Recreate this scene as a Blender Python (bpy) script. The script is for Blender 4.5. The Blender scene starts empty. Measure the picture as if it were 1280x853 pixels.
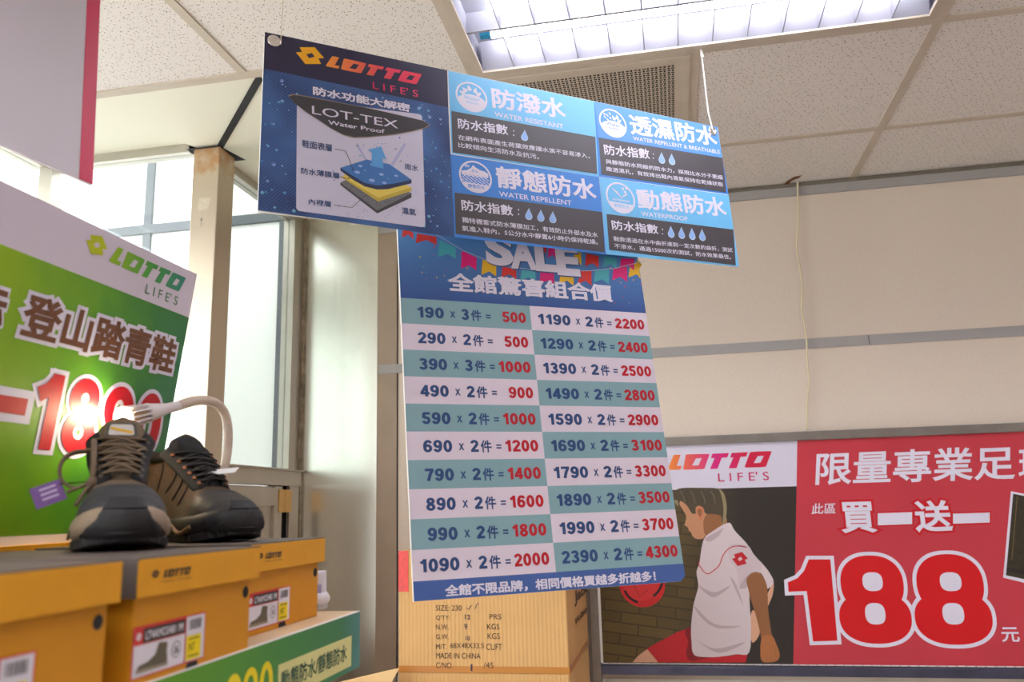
import bpy, math, random
import numpy as np
from mathutils import Matrix, Vector
random.seed(7)
C = bpy.context.scene.collection
SC = bpy.context.scene

# ------------------------------------------------------------------ camera, world, exposure
CAMZ = 1.44
FPX = 1023.0
_z = np.array([(845 - 640) / FPX, (630 - 426.5) / FPX, 1.0]); Yc = _z / np.linalg.norm(_z)
_x = -np.array([(-4820 - 640) / FPX, (783 - 426.5) / FPX, 1.0]); Xc = _x / np.linalg.norm(_x)
Xc = Xc - Yc * (Xc @ Yc); Xc /= np.linalg.norm(Xc)
Zc = np.cross(Xc, Yc)
ROT = np.stack([Xc, Yc, Zc])
cam = bpy.data.cameras.new('camera')
cam.sensor_width = 36.0; cam.sensor_fit = 'HORIZONTAL'; cam.lens = 36.0 * FPX / 1280.0
cam.clip_start = 0.02
cam.dof.use_dof = True; cam.dof.focus_distance = 1.95; cam.dof.aperture_fstop = 5.0
camo = bpy.data.objects.new('camera', cam); C.objects.link(camo)
camo.matrix_world = Matrix(((ROT[0][0], -ROT[0][1], -ROT[0][2], 0), (ROT[1][0], -ROT[1][1], -ROT[1][2], 0),
                            (ROT[2][0], -ROT[2][1], -ROT[2][2], CAMZ), (0, 0, 0, 1)))
SC.camera = camo
SKY_STRENGTH = 4.6
TUBE_STRENGTH = 25.0
BULB_WATTS = 1.1
SC.view_settings.view_transform = 'Standard'; SC.view_settings.look = 'None'
SC.view_settings.gamma = 1.0; SC.view_settings.use_curve_mapping = False
SC.view_settings.exposure = 0.22
w = bpy.data.worlds.new('daylight'); SC.world = w; w.use_nodes = True
bg = w.node_tree.nodes['Background']; bg.inputs[0].default_value = (0.97, 0.985, 1.0, 1); bg.inputs[1].default_value = SKY_STRENGTH

def ray(p): return ROT @ np.array([(p[0] - 640) / FPX, (p[1] - 426.5) / FPX, 1.0])
def at(p, axis, val):
    """world point where the sight line of photo pixel p meets the plane axis = val (z is absolute)"""
    r = ray(p); o = np.array([0, 0, CAMZ]); k = (val - o[axis]) / r[axis]
    return o + r * k

# ------------------------------------------------------------------ materials
def lin(c):
    return tuple((x / 255 / 12.92) if x / 255 <= 0.04045 else ((x / 255 + 0.055) / 1.055) ** 2.4 for x in c)
MATS = {}
def mat(name, rgb, rough=0.5, metal=0.0, noise=0.0, nscale=40.0, bump=0.0, spec=0.5, coat=0.0):
    if name in MATS: return MATS[name]
    m = bpy.data.materials.new(name); m.use_nodes = True; nt = m.node_tree; b = nt.nodes['Principled BSDF']
    col = lin(rgb)
    b.inputs['Base Color'].default_value = (*col, 1); b.inputs['Roughness'].default_value = rough
    b.inputs['Metallic'].default_value = metal; b.inputs['Specular IOR Level'].default_value = spec
    b.inputs['Coat Weight'].default_value = coat
    if noise or bump:
        tc = nt.nodes.new('ShaderNodeTexCoord'); n = nt.nodes.new('ShaderNodeTexNoise'); n.inputs['Scale'].default_value = nscale
        n.inputs['Detail'].default_value = 5
        nt.links.new(tc.outputs['Object'], n.inputs['Vector'])
        if noise:
            r = nt.nodes.new('ShaderNodeValToRGB'); r.color_ramp.elements[0].position = 0.3; r.color_ramp.elements[1].position = 0.7
            r.color_ramp.elements[0].color = (*[c * (1 - noise) for c in col], 1); r.color_ramp.elements[1].color = (*[min(1, c * (1 + noise)) for c in col], 1)
            nt.links.new(n.outputs['Fac'], r.inputs['Fac']); nt.links.new(r.outputs['Color'], b.inputs['Base Color'])
        if bump:
            bp = nt.nodes.new('ShaderNodeBump'); bp.inputs['Strength'].default_value = bump; bp.inputs['Distance'].default_value = 0.002
            nt.links.new(n.outputs['Fac'], bp.inputs['Height']); nt.links.new(bp.outputs['Normal'], b.inputs['Normal'])
    MATS[name] = m; return m

def ramp_mat(name, axis, lo, hi, stops, rough=0.45):
    """printed colour gradient along one object axis"""
    if name in MATS: return MATS[name]
    m = bpy.data.materials.new(name); m.use_nodes = True; nt = m.node_tree; b = nt.nodes['Principled BSDF']; b.inputs['Roughness'].default_value = rough
    tc = nt.nodes.new('ShaderNodeTexCoord'); s = nt.nodes.new('ShaderNodeSeparateXYZ'); nt.links.new(tc.outputs['Object'], s.inputs[0])
    mr = nt.nodes.new('ShaderNodeMapRange'); mr.inputs[1].default_value = lo; mr.inputs[2].default_value = hi
    nt.links.new(s.outputs[axis], mr.inputs[0])
    r = nt.nodes.new('ShaderNodeValToRGB'); e = r.color_ramp.elements
    while len(e) < len(stops): e.new(0.5)
    for k, (p, c) in enumerate(stops): e[k].position = p; e[k].color = (*lin(c), 1)
    nt.links.new(mr.outputs[0], r.inputs['Fac']); nt.links.new(r.outputs['Color'], b.inputs['Base Color'])
    MATS[name] = m; return m

def emit_mat(name, rgb, strength):
    m = bpy.data.materials.new(name); m.use_nodes = True; b = m.node_tree.nodes['Principled BSDF']
    b.inputs['Base Color'].default_value = (*rgb, 1); b.inputs['Emission Color'].default_value = (*rgb, 1); b.inputs['Emission Strength'].default_value = strength
    return m

def glass_mat(name, tint, gloss=0.08):
    m = bpy.data.materials.new(name); m.use_nodes = True; nt = m.node_tree; nt.nodes.clear()
    o = nt.nodes.new('ShaderNodeOutputMaterial'); t = nt.nodes.new('ShaderNodeBsdfTransparent'); t.inputs[0].default_value = (*tint, 1)
    g = nt.nodes.new('ShaderNodeBsdfGlossy'); g.inputs['Roughness'].default_value = 0.03; mx = nt.nodes.new('ShaderNodeMixShader'); mx.inputs[0].default_value = gloss
    nt.links.new(t.outputs[0], mx.inputs[1]); nt.links.new(g.outputs[0], mx.inputs[2]); nt.links.new(mx.outputs[0], o.inputs[0]); return m

def nodes_of(m): return m.node_tree.nodes, m.node_tree.links, m.node_tree.nodes['Principled BSDF']

# ------------------------------------------------------------------ mesh building
class MB:
    def __init__(s): s.v = []; s.f = []; s.mi = []; s.m = []
    def _mi(s, m):
        if m not in s.m: s.m.append(m)
        return s.m.index(m)
    def add(s, vs, fs, m):
        o = len(s.v); k = s._mi(m)
        s.v += [tuple(float(c) for c in v) for v in vs]; s.f += [tuple(i + o for i in f) for f in fs]; s.mi += [k] * len(fs); return s
    def box(s, x0, x1, y0, y1, z0, z1, m, ch=0.0):
        if ch <= 0:
            vs = [(x0, y0, z0), (x1, y0, z0), (x1, y1, z0), (x0, y1, z0), (x0, y0, z1), (x1, y0, z1), (x1, y1, z1), (x0, y1, z1)]
            return s.add(vs, [(0, 3, 2, 1), (4, 5, 6, 7), (0, 1, 5, 4), (1, 2, 6, 5), (2, 3, 7, 6), (3, 0, 4, 7)], m)
        import bmesh
        bm = bmesh.new(); bmesh.ops.create_cube(bm, size=1.0)
        for v in bm.verts: v.co = Vector(((x0 + x1) / 2 + v.co.x * (x1 - x0), (y0 + y1) / 2 + v.co.y * (y1 - y0), (z0 + z1) / 2 + v.co.z * (z1 - z0)))
        bmesh.ops.bevel(bm, geom=bm.edges[:], offset=ch, segments=2, affect='EDGES', profile=0.5)
        bm.verts.index_update()
        s.add([v.co[:] for v in bm.verts], [[v.index for v in f.verts] for f in bm.faces], m); bm.free(); return s
    def poly(s, pts, m): return s.add(pts, [tuple(range(len(pts)))], m)
    def prism(s, pts, z0, z1, m):
        n = len(pts); vs = [(x, y, z0) for x, y in pts] + [(x, y, z1) for x, y in pts]
        return s.add(vs, [tuple(range(n))[::-1], tuple(range(n, 2 * n))] + [(i, (i + 1) % n, n + (i + 1) % n, n + i) for i in range(n)], m)
    def loft(s, rings, m, cap=True, closed=True):
        n = len(rings[0]); vs = [p for r in rings for p in r]; fs = []
        for k in range(len(rings) - 1):
            for i in range(n if closed else n - 1):
                j = (i + 1) % n; fs.append((k * n + i, k * n + j, (k + 1) * n + j, (k + 1) * n + i))
        if cap: fs += [tuple(range(n))[::-1], tuple(range((len(rings) - 1) * n, len(rings) * n))]
        return s.add(vs, fs, m)
    def tube(s, path, r, m, seg=8, flat=1.0, closed=False, cap=True):
        P = [Vector(p) for p in path]; n = len(P); rings = []; prev = None
        for i in range(n):
            a = P[(i - 1) % n] if (closed or i > 0) else P[i]; b = P[(i + 1) % n] if (closed or i < n - 1) else P[i]
            t = (b - a).normalized()
            if prev is None:
                up = Vector((0, 0, 1)) if abs(t.z) < 0.9 else Vector((1, 0, 0)); nx = t.cross(up).normalized()
            else: nx = (prev - t * prev.dot(t)).normalized()
            prev = nx; ny = t.cross(nx); rr = r[i] if hasattr(r, '__len__') else r
            rings.append([P[i] + nx * (rr * math.cos(q)) + ny * (rr * flat * math.sin(q)) for q in [2 * math.pi * k / seg for k in range(seg)]])
        if closed: rings.append(rings[0])
        return s.loft(rings, m, cap=cap and not closed)
    def lathe(s, prof, m, o=(0, 0, 0), ax=None, seg=20):
        a = Vector(ax or (0, 0, 1)).normalized(); u = a.cross(Vector((0, 0, 1)) if abs(a.z) < 0.9 else Vector((1, 0, 0))).normalized(); v = a.cross(u); o = Vector(o)
        rings = [[o + a * h + (u * math.cos(q) + v * math.sin(q)) * max(r, 1e-5) for q in [2 * math.pi * k / seg for k in range(seg)]] for r, h in prof]
        return s.loft(rings, m)
    def build(s, name, parent=None, smooth=False, origin=None):
        me = bpy.data.meshes.new(name); o_ = Vector(origin) if origin is not None else Vector((0, 0, 0))
        me.from_pydata([tuple(Vector(v) - o_) for v in s.v], [], s.f)
        for m in s.m: me.materials.append(m)
        me.polygons.foreach_set('material_index', s.mi)
        if smooth: me.polygons.foreach_set('use_smooth', [True] * len(me.polygons))
        me.update(); ob = bpy.data.objects.new(name, me); C.objects.link(ob)
        if parent: ob.parent = parent
        if origin is not None: ob.location = origin
        return ob

def tag(o, label=None, cat=None, group=None, kind=None):
    if label: o['label'] = label
    if cat: o['category'] = cat
    if group: o['group'] = group
    if kind: o['kind'] = kind
    return o
def empty(name, M, label=None, cat=None, group=None):
    o = bpy.data.objects.new(name, None); C.objects.link(o); o.empty_display_size = 0.05
    o.matrix_world = M if isinstance(M, Matrix) else Matrix.Translation(M)
    return tag(o, label, cat, group)
def structure(mb, name, smooth=False, parent=None):
    o = mb.build(name, parent, smooth)
    if not parent: o['kind'] = 'structure'
    return o

# ------------------------------------------------------------------ lettering and printed shapes
_TC = {}
def glyphs(body, bold):
    k = (body, bold)
    if k in _TC: return _TC[k]
    c = bpy.data.curves.new('lettering', 'FONT'); c.body = body; c.resolution_u = 4
    c.bevel_depth = bold; c.bevel_resolution = 0
    o = bpy.data.objects.new('lettering', c); C.objects.link(o); bpy.context.view_layer.update()
    me = o.evaluated_get(bpy.context.evaluated_depsgraph_get()).to_mesh()
    vs = np.array([v.co[:] for v in me.vertices]); fs = [tuple(p.vertices) for p in me.polygons]
    o.evaluated_get(bpy.context.evaluated_depsgraph_get()).to_mesh_clear()
    C.objects.unlink(o); bpy.data.objects.remove(o); bpy.data.curves.remove(c)
    fs = [f for f in fs if vs[list(f), 2].mean() > -1e-7]
    used = sorted({i for f in fs for i in f}); ix = {a: b for b, a in enumerate(used)}
    vs = vs[used]; fs = [tuple(ix[i] for i in f) for f in fs]
    _TC[k] = (vs, fs); return vs, fs
def lay(mb, body, x0, y0, x1, y1, h, m, bold=0.0, shear=0.0, extra=0.0):
    """lettering stretched to the box x0..x1, y0..y1; extra widens the strokes beyond that box (an outline)"""
    base, _ = glyphs(body, bold); vs, fs = glyphs(body, bold + extra)
    lo, hi = base.min(0), base.max(0); sx = (x1 - x0 - shear * (y1 - y0)) / (hi[0] - lo[0]); sy = (y1 - y0) / (hi[1] - lo[1])
    out = []
    for v in vs:
        yy = (v[1] - lo[1]) * sy
        out.append((x0 + (v[0] - lo[0]) * sx + shear * yy, y0 + yy, h + v[2] * 0.0008))
    mb.add(out, fs, m)
def _arc(cx, cy, rx, ry, a0, a1, n=18):
    return [(cx + rx * math.cos(math.radians(a0 + (a1 - a0) * k / n)), cy + ry * math.sin(math.radians(a0 + (a1 - a0) * k / n))) for k in range(n + 1)]
def digit_strokes(ch, t):
    h = t / 2; w = .60; c = w / 2
    return {'0': [_arc(c, .5, c - h, .5 - h * .85, 0, 360, 32)],
            '1': [[(.36, 0), (.36, 1.0)], [(.36, .93), (.24, .78), (.09, .70)]],
            '2': [_arc(c, .70, c - h, .30 - h * .85, 175, -28) + [(.14, .14)], [(.03, h * .9), (w, h * .9)]],
            '3': [_arc(c - .01, .735, c - h - .02, .265 - h * .8, 165, -80), _arc(c - .01, .285, c - h, .285 - h * .8, 85, -165), [(.22, .53), (.36, .53)]],
            '4': [[(.42, 0), (.42, 1.0)], [(.40, .93), (.08, .30)], [(.0, .28), (w + .02, .28)]],
            '5': [[(.13, 1 - h * .85), (w - .03, 1 - h * .85)], [(.17, .95), (.12, .5)], _arc(c - .01, .32, c - h, .32 - h * .8, 140, -165)],
            '6': [_arc(c, .32, c - h, .32 - h * .8, 0, 360, 28), [(h, .34)] + _arc(c + .03, .52, c - h + .03, .48 - h * .8, 178, 35)],
            '7': [[(.02, 1 - h * .85), (w, 1 - h * .85)], [(w - .06, .93), (.36, .52), (.24, 0)]],
            '8': [_arc(c, .745, c - h - .025, .255 - h * .75, 0, 360, 28), _arc(c, .275, c - h, .275 - h * .75, 0, 360, 28)],
            '9': [_arc(c, .68, c - h, .32 - h * .8, 0, 360, 28), [(w - h, .66)] + _arc(c - .03, .48, c - h + .03, .48 - h * .8, -2, -145)]}[ch]
def numerals(mb, body, x0, y0, x1, y1, h, m, t=.215, extra=0.0, gap=.075):
    """heavy sans numerals filling the box; extra widens the strokes (an outline)"""
    adv = [(.50 if c == '1' else .60) for c in body]; tot = sum(adv) + gap * (len(body) - 1); sx = (x1 - x0) / tot; sy = y1 - y0; ox = 0
    for n_, c in enumerate(body):
        for j, P in enumerate(digit_strokes(c, t)):
            tt = t + 2 * extra
            if extra and c in '1247': 
                a, b = Vector(P[0]), Vector(P[1]); P = [tuple(a + (a - b).normalized() * extra)] + list(P[1:])
                a, b = Vector(P[-1]), Vector(P[-2]); P = list(P[:-1]) + [tuple(a + (a - b).normalized() * extra)]
            closed = (Vector(P[0]) - Vector(P[-1])).length < 1e-4
            if closed:
                Q = P[:-1]; N = len(Q); L = []; R = []
                for i in range(N):
                    d = (Vector(Q[(i + 1) % N]) - Vector(Q[i - 1])).normalized(); nn = Vector((-d.y * .92, d.x)) if 0 else Vector((-d.y, d.x)); L.append(Vector(Q[i]) + nn * tt / 2); R.append(Vector(Q[i]) - nn * tt / 2)
                L.append(L[0]); R.append(R[0])
            else: L, R = stroke(P, tt)
            n = len(L); X = lambda p: (x0 + (ox + p[0]) * sx, y0 + p[1] * sy, h + (n_ * 4 + j) * 8e-6)
            mb.add([X(p) for p in L] + [X(p) for p in R], [(n + i, n + i + 1, i + 1, i) for i in range(n - 1)], m)
        ox += adv[n_] + gap
def fill(mb, loops, h, m):
    """flat shape with holes"""
    if len(loops) == 1: mb.poly([(x, y, h) for x, y in loops[0]], m); return
    c = bpy.data.curves.new('shape', 'CURVE'); c.dimensions = '2D'; c.fill_mode = 'BOTH'
    for l in loops:
        s = c.splines.new('POLY'); s.points.add(len(l) - 1); s.use_cyclic_u = True
        for p, q in zip(s.points, l): p.co = (q[0], q[1], 0, 1)
    o = bpy.data.objects.new('shape', c); C.objects.link(o); bpy.context.view_layer.update()
    me = o.evaluated_get(bpy.context.evaluated_depsgraph_get()).to_mesh()
    mb.add([(v.co.x, v.co.y, h) for v in me.vertices], [tuple(p.vertices) for p in me.polygons], m)
    o.evaluated_get(bpy.context.evaluated_depsgraph_get()).to_mesh_clear()
    C.objects.unlink(o); bpy.data.objects.remove(o); bpy.data.curves.remove(c)
def disc(cx, cy, r, n=28): return [(cx + r * math.cos(2 * math.pi * k / n), cy + r * math.sin(2 * math.pi * k / n)) for k in range(n)]
def rounded(pts, r, n=4):
    out = []; N = len(pts)
    for i in range(N):
        p, a, b = Vector(pts[i]), Vector(pts[i - 1]), Vector(pts[(i + 1) % N])
        rr = r[i] if hasattr(r, '__len__') else r
        if rr <= 0: out.append(tuple(p)); continue
        ra = min(rr, (a - p).length * 0.48); rb = min(rr, (b - p).length * 0.48)
        s = p + (a - p).normalized() * ra; e = p + (b - p).normalized() * rb
        for k in range(n + 1):
            t = k / n; out.append(tuple(s * (1 - t) ** 2 + p * 2 * t * (1 - t) + e * t * t))
    return out
def stroke(pts, w):
    P = [Vector(p) for p in pts]; L = []; R = []
    for i in range(len(P)):
        a = P[max(i - 1, 0)]; b = P[min(i + 1, len(P) - 1)]; t = (b - a).normalized(); n = Vector((-t.y, t.x)) * w / 2
        L.append(tuple(P[i] + n)); R.append(tuple(P[i] - n))
    return L, R
def line(mb, pts, w, h, m):
    L, R = stroke(pts, w); n = len(L)
    mb.add([(x, y, h) for x, y in L] + [(x, y, h) for x, y in R], [(n + i, n + i + 1, i + 1, i) for i in range(n - 1)], m)
def droplet(cx, cy, hh, lean=0.12):
    out = []
    for k in range(24):
        a = 2 * math.pi * k / 24; r = hh * 0.31
        x = r * math.sin(a); y = -hh * 0.19 + -r * math.cos(a)
        if math.cos(a) < -0.2:
            t = (-math.cos(a) - 0.2) / 0.8; y = y + t * t * hh * 0.38; x *= 1 - 0.75 * t * t
        out.append((cx + x + lean * (y + hh * 0.2), cy + y))
    return out

# wordmark of five slanted capitals and the twin-diamond emblem, in a unit box
def _wm():
    S = lambda L: [((x - 100) / 872.0, (312 - (y + 0.029 * (x - 100))) / 122.0) for x, y in L]
    R = lambda L, r: rounded(S(L), r, 4)
    return [[R([(160, 190), (219, 189), (178, 280), (222, 277), (208, 308), (98, 312)], [0, 0, 0, 0, 0, .05])],
            [R([(262, 186), (462, 184), (408, 306), (230, 310)], .05), S([(345, 220), (392, 218), (362, 275), (307, 277)])],
            [S([(485, 183), (622, 178), (606, 213), (560, 215), (518, 302), (455, 305), (500, 218), (468, 219)])],
            [S([(645, 178), (778, 172), (762, 207), (715, 210), (675, 298), (610, 300), (655, 214), (628, 214)])],
            [R([(797, 171), (974, 165), (913, 291), (738, 295)], .05), S([(855, 205), (905, 203), (872, 257), (818, 260)])]]
WM = _wm()
def wordmark(mb, x0, y0, x1, y1, h, m):
    for loops in WM: fill(mb, [[(x0 + x * (x1 - x0), y0 + y * (y1 - y0)) for x, y in l] for l in loops], h, m)
EMB = [[(0.13, 0.83), (0.66, 1.0), (1.0, 0.52), (0.79, 0.44), (0.88, 0.17), (0.32, 0.0), (0.0, 0.52), (0.21, 0.60)],
       [(0.36, 0.52), (0.56, 0.66), (0.66, 0.49), (0.46, 0.35)]]
def emblem(mb, x0, y0, x1, y1, h, m):
    fill(mb, [[(x0 + x * (x1 - x0), y0 + y * (y1 - y0)) for x, y in l] for l in EMB], h, m)

class Sheet:
    """a flat board in the room: origin O, axes U (right) and V (up), N towards the shop"""
    def __init__(s, O, U, V):
        s.O = np.array(O, float); s.U = np.array(U, float) / np.linalg.norm(U); V = np.array(V, float)
        V = V - s.U * (s.U @ V); s.V = V / np.linalg.norm(V); s.N = np.cross(s.U, s.V)
        s.M = Matrix(((s.U[0], s.V[0], s.N[0], s.O[0]), (s.U[1], s.V[1], s.N[1], s.O[1]), (s.U[2], s.V[2], s.N[2], s.O[2]), (0, 0, 0, 1)))
    def L(s, p):
        o = np.array([0, 0, CAMZ]); r = ray(p); k = ((s.O - o) @ s.N) / (r @ s.N); q = o + r * k - s.O
        return (float(q @ s.U), float(q @ s.V))
    def poly(s, mb, pts, h, m, r=0): 
        P = [s.L(p) for p in pts]; mb.poly([(x, y, h) for x, y in (rounded(P, r) if r else P)], m)
    def text(s, mb, body, LB, RT, h, m, bold=0.0, shear=0.0, extra=0.0, ht=0):
        a, b = s.L(LB), s.L(RT)
        if not ht: lay(mb, body, a[0], a[1], b[0], b[1], h, m, bold, shear, extra); return
        hh = s.L((LB[0], LB[1] - ht))[1] - a[1]; n0 = len(mb.v); lay(mb, body, a[0], a[1], b[0], a[1] + hh, h, m, bold, shear, extra)
        sl = (b[1] - hh - a[1]) / (b[0] - a[0])
        for i in range(n0, len(mb.v)): x, y, zz = mb.v[i]; mb.v[i] = (x, y + sl * (x - a[0]), zz)
    def line(s, mb, pts, w, h, m): line(mb, [s.L(p) for p in pts], w, h, m)

# ------------------------------------------------------------------ room shell
CEIL = CAMZ + 1.18; YB = 3.092; XL = -2.06; XR = 3.3; YF = -3.2
XS = -1.04; YS = 1.885            # where the ceiling turns inwards around the outside corner
XG = -1.47; YG = 2.30             # side glazing and front glazing planes

def tile_material():
    m = mat('ceiling_tile', (226, 219, 215), 0.9)
    nd, lk, b = nodes_of(m)
    tc = nd.new('ShaderNodeTexCoord'); mp = nd.new('ShaderNodeMapping'); mp.inputs['Scale'].default_value = (1, 1, 0.02); mp.inputs['Rotation'].default_value = (0, 0, 0.5); lk.new(tc.outputs['Object'], mp.inputs[0])
    masks = []
    for sc, th, st in ((62, 0.115, (1, 1.6, 1)), (90, 0.10, (1.6, 1, 1)), (38, 0.07, (1.3, 1, 1))):
        m2 = nd.new('ShaderNodeMapping'); m2.inputs['Scale'].default_value = st; lk.new(mp.outputs[0], m2.inputs[0])
        v = nd.new('ShaderNodeTexVoronoi'); v.inputs['Scale'].default_value = sc; v.voronoi_dimensions = '2D'; lk.new(m2.outputs[0], v.inputs['Vector'])
        l = nd.new('ShaderNodeMath'); l.operation = 'LESS_THAN'; l.inputs[1].default_value = th; lk.new(v.outputs['Distance'], l.inputs[0])
        sp = nd.new('ShaderNodeSeparateColor'); lk.new(v.outputs['Color'], sp.inputs[0]); g = nd.new('ShaderNodeMath'); g.operation = 'GREATER_THAN'; g.inputs[1].default_value = 0.5; lk.new(sp.outputs[0], g.inputs[0])
        mu = nd.new('ShaderNodeMath'); mu.operation = 'MULTIPLY'; lk.new(l.outputs[0], mu.inputs[0]); lk.new(g.outputs[0], mu.inputs[1]); masks.append(mu)
    a = nd.new('ShaderNodeMath'); a.operation = 'MAXIMUM'; lk.new(masks[0].outputs[0], a.inputs[0]); lk.new(masks[1].outputs[0], a.inputs[1])
    a2 = nd.new('ShaderNodeMath'); a2.operation = 'MAXIMUM'; lk.new(a.outputs[0], a2.inputs[0]); lk.new(masks[2].outputs[0], a2.inputs[1])
    mx = nd.new('ShaderNodeMix'); mx.data_type = 'RGBA'; mx.inputs[6].default_value = (*lin((226, 219, 215)), 1); mx.inputs[7].default_value = (*lin((120, 104, 92)), 1)
    lk.new(a2.outputs[0], mx.inputs[0]); lk.new(mx.outputs[2], b.inputs['Base Color'])
    return m
M_tile = tile_material()
M_bar = mat('ceiling_bar_paint', (196, 183, 168), 0.6, noise=0.06, nscale=12)
M_soffit = mat('soffit_paint', (232, 229, 212), 0.7, noise=0.02, nscale=3)
M_dark = mat('dark_gap', (40, 40, 42), 0.8)
M_wall = mat('beige_wall_panel', (224, 209, 196), 0.85, noise=0.035, nscale=120, bump=0.15)
M_wallgrey = mat('grey_wall_rail', (168, 164, 164), 0.5, noise=0.03, nscale=15)
M_brown = mat('brown_wall_trim', (168, 149, 132), 0.6, noise=0.07, nscale=6)
M_alu = mat('brushed_aluminium', (186, 180, 170), 0.42, 0.75, noise=0.05, nscale=8)
M_greyframe = mat('grey_window_frame', (84, 90, 96), 0.5, 0.3)
M_floor = mat('grey_floor_tile', (170, 165, 158), 0.4, noise=0.05, nscale=3)
M_white = mat('white_plaster', (225, 220, 212), 0.8, noise=0.02, nscale=5)

f = MB()
f.poly([(XL - .3, YF, 0), (XR, YF, 0), (XR, YB, 0), (XG, YB, 0), (XG, YG, 0), (XL - .3, YG, 0)], M_floor); structure(f, 'floor')
# grid bars
TX0 = at((544.2, 0), 2, CEIL)[0]  # x of the bar at the light's left end
TXs = [TX0 - 0.6 * 0 + 0.0]
xb0 = -0.4765; pitch = 0.603; yb0 = 2.040; pitchy = 0.62
ys = [yb0 + pitchy, yb0] + [yb0 - 0.61 * k for k in range(1, 9)]
xs = [xb0 + pitch * k for k in range(-2, 7)]
g = MB()
LIGHTS = [(xb0 + .012 + cx * pitch, xb0 + 2 * pitch - .012 + cx * pitch, yb0 - .61 + .012 + cy * 1.83, yb0 - .012 + cy * 1.83) for cx, cy in ((0, 0), (0, -1), (0, -2), (3, 0), (3, -1), (-2, -1))]
for x in xs:
    cuts = sorted((l[2], l[3]) for l in LIGHTS if l[0] < x < l[1]); y_ = YF; end = YS - .031 if x < XS - .01 else YB
    for c0, c1 in cuts: g.box(x - .012, x + .012, y_, c0, CEIL - .004, CEIL + .01, M_bar); y_ = c1
    g.box(x - .012, x + .012, y_, end, CEIL - .004, CEIL + .01, M_bar)
for y in ys:
    if y < YB:
        ed = [XS if y > YS else XL] + [x for x in xs if (XS if y > YS else XL) < x < XR] + [XR]
        for a, b in zip(ed, ed[1:]): g.box(a + .0122, b - .0122, y - .012, y + .012, CEIL - .004, CEIL + .01, M_bar)
g.box(XL, XS + .03, YS - .03, YS, CEIL - .005, CEIL + .01, M_bar); g.box(XS, XS + .03, YS, YB, CEIL - .005, CEIL + .01, M_bar)
structure(g, 'ceiling_grid')
# ceiling tiles: L-shaped around the re-entrant corner, open where the light fittings sit
f = MB()
gx = sorted({XL, XR, XS} | {x for x in xs if XL < x < XR}); gy = sorted({YF, YB, YS} | {y for y in ys if YF < y < YB})
for i in range(len(gx) - 1):
    for j in range(len(gy) - 1):
        cx, cy = (gx[i] + gx[i + 1]) / 2, (gy[j] + gy[j + 1]) / 2
        if (cx < XS and cy > YS) or any(l[0] - .02 < cx < l[1] + .02 and l[2] - .02 < cy < l[3] + .02 for l in LIGHTS): continue
        f.poly([(gx[i], gy[j], CEIL), (gx[i], gy[j + 1], CEIL), (gx[i + 1], gy[j + 1], CEIL), (gx[i + 1], gy[j], CEIL)], M_tile)
structure(f, 'ceiling')
# broken tile edge where the cable comes down
p = [at(q, 2, CEIL - .0015) for q in ((979, 232), (984, 226), (993, 221), (1003, 219), (998, 223), (990, 226), (984, 232))]
f = MB(); f.poly(p, mat('broken_tile_board', (120, 84, 56), 0.9)); structure(f, 'ceiling_damage')
# soffit, front run and side run, mitred towards the column
f = MB()
zs = CEIL + .002
f.poly([(XL, YS, zs), (XS, YS, zs), (-1.38, 2.262, zs), (-1.46, YG - .03, zs), (-1.512, 2.132, zs), (XL, 2.132, zs)], M_soffit)
f.poly([(XS, YS, zs), (XS, YB, zs), (-1.26, YB, zs), (-1.26, 2.36, zs), (-1.36, 2.262, zs)], M_soffit)
f.box(XL, XG, 2.05, YG + .06, CEIL + .045, CEIL + .06, M_soffit); f.box(XG - .06, -1.2, 2.2, YB, CEIL + .045, CEIL + .06, M_soffit)
f.poly([(XL, 2.132, zs), (-1.512, 2.132, zs), (-1.512, 2.132, zs + .045), (XL, 2.132, zs + .045)], M_soffit)
f.poly([(-1.26, YB, zs), (-1.26, 2.36, zs), (-1.26, 2.36, zs + .045), (-1.26, YB, zs + .045)], M_soffit)
structure(f, 'ceiling_soffit')
f = MB(); dn = Vector((-.34, .374, 0)).normalized(); sd = Vector((dn.y, -dn.x, 0)) * .011
a_ = Vector((XS, YS, CEIL - .002)); b_ = Vector((-1.385, 2.264, CEIL - .002))
f.poly([a_ + sd, b_ + sd, b_ - sd, a_ - sd], M_dark); structure(f, 'ceiling_seam')
# back wall with its rails
f = MB()
f.box(-1.06, XR, YB, YB + .1, 0, CEIL + .1, M_wall); structure(f, 'wall_back')
f = MB()
zr0, zr1 = at((1130, 233), 1, YB)[2], CEIL; zt0, zt1 = at((1130, 429), 1, YB)[2], at((1130, 416.5), 1, YB)[2]
f.box(-1.14, XR, YB - .012, YB, zr0, zr1 - .014, M_wallgrey); f.box(-1.14, XR, YB - .02, YB, zr1 - .014, zr1 - .004, mat('taupe_rail_edge', (120, 112, 100), .6))
structure(f, 'trim_1')
f = MB(); f.box(-1.14, XR, YB - .006, YB, zt0, zt1, M_wallgrey)
for x in (-.5, .72, 1.9): f.box(x - .002, x + .002, YB - .0066, YB - .006, zt0, zt1, mat('rail_joint', (120, 116, 112), .6))
structure(f, 'trim_2')
f = MB(); f.box(-1.145, -1.063, YB - .004, YB + .1, 0, CEIL + .1, M_brown); f.box(-1.063, -1.058, YB - .002, YB + .01, 0, CEIL, M_dark); structure(f, 'trim_3')
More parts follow.
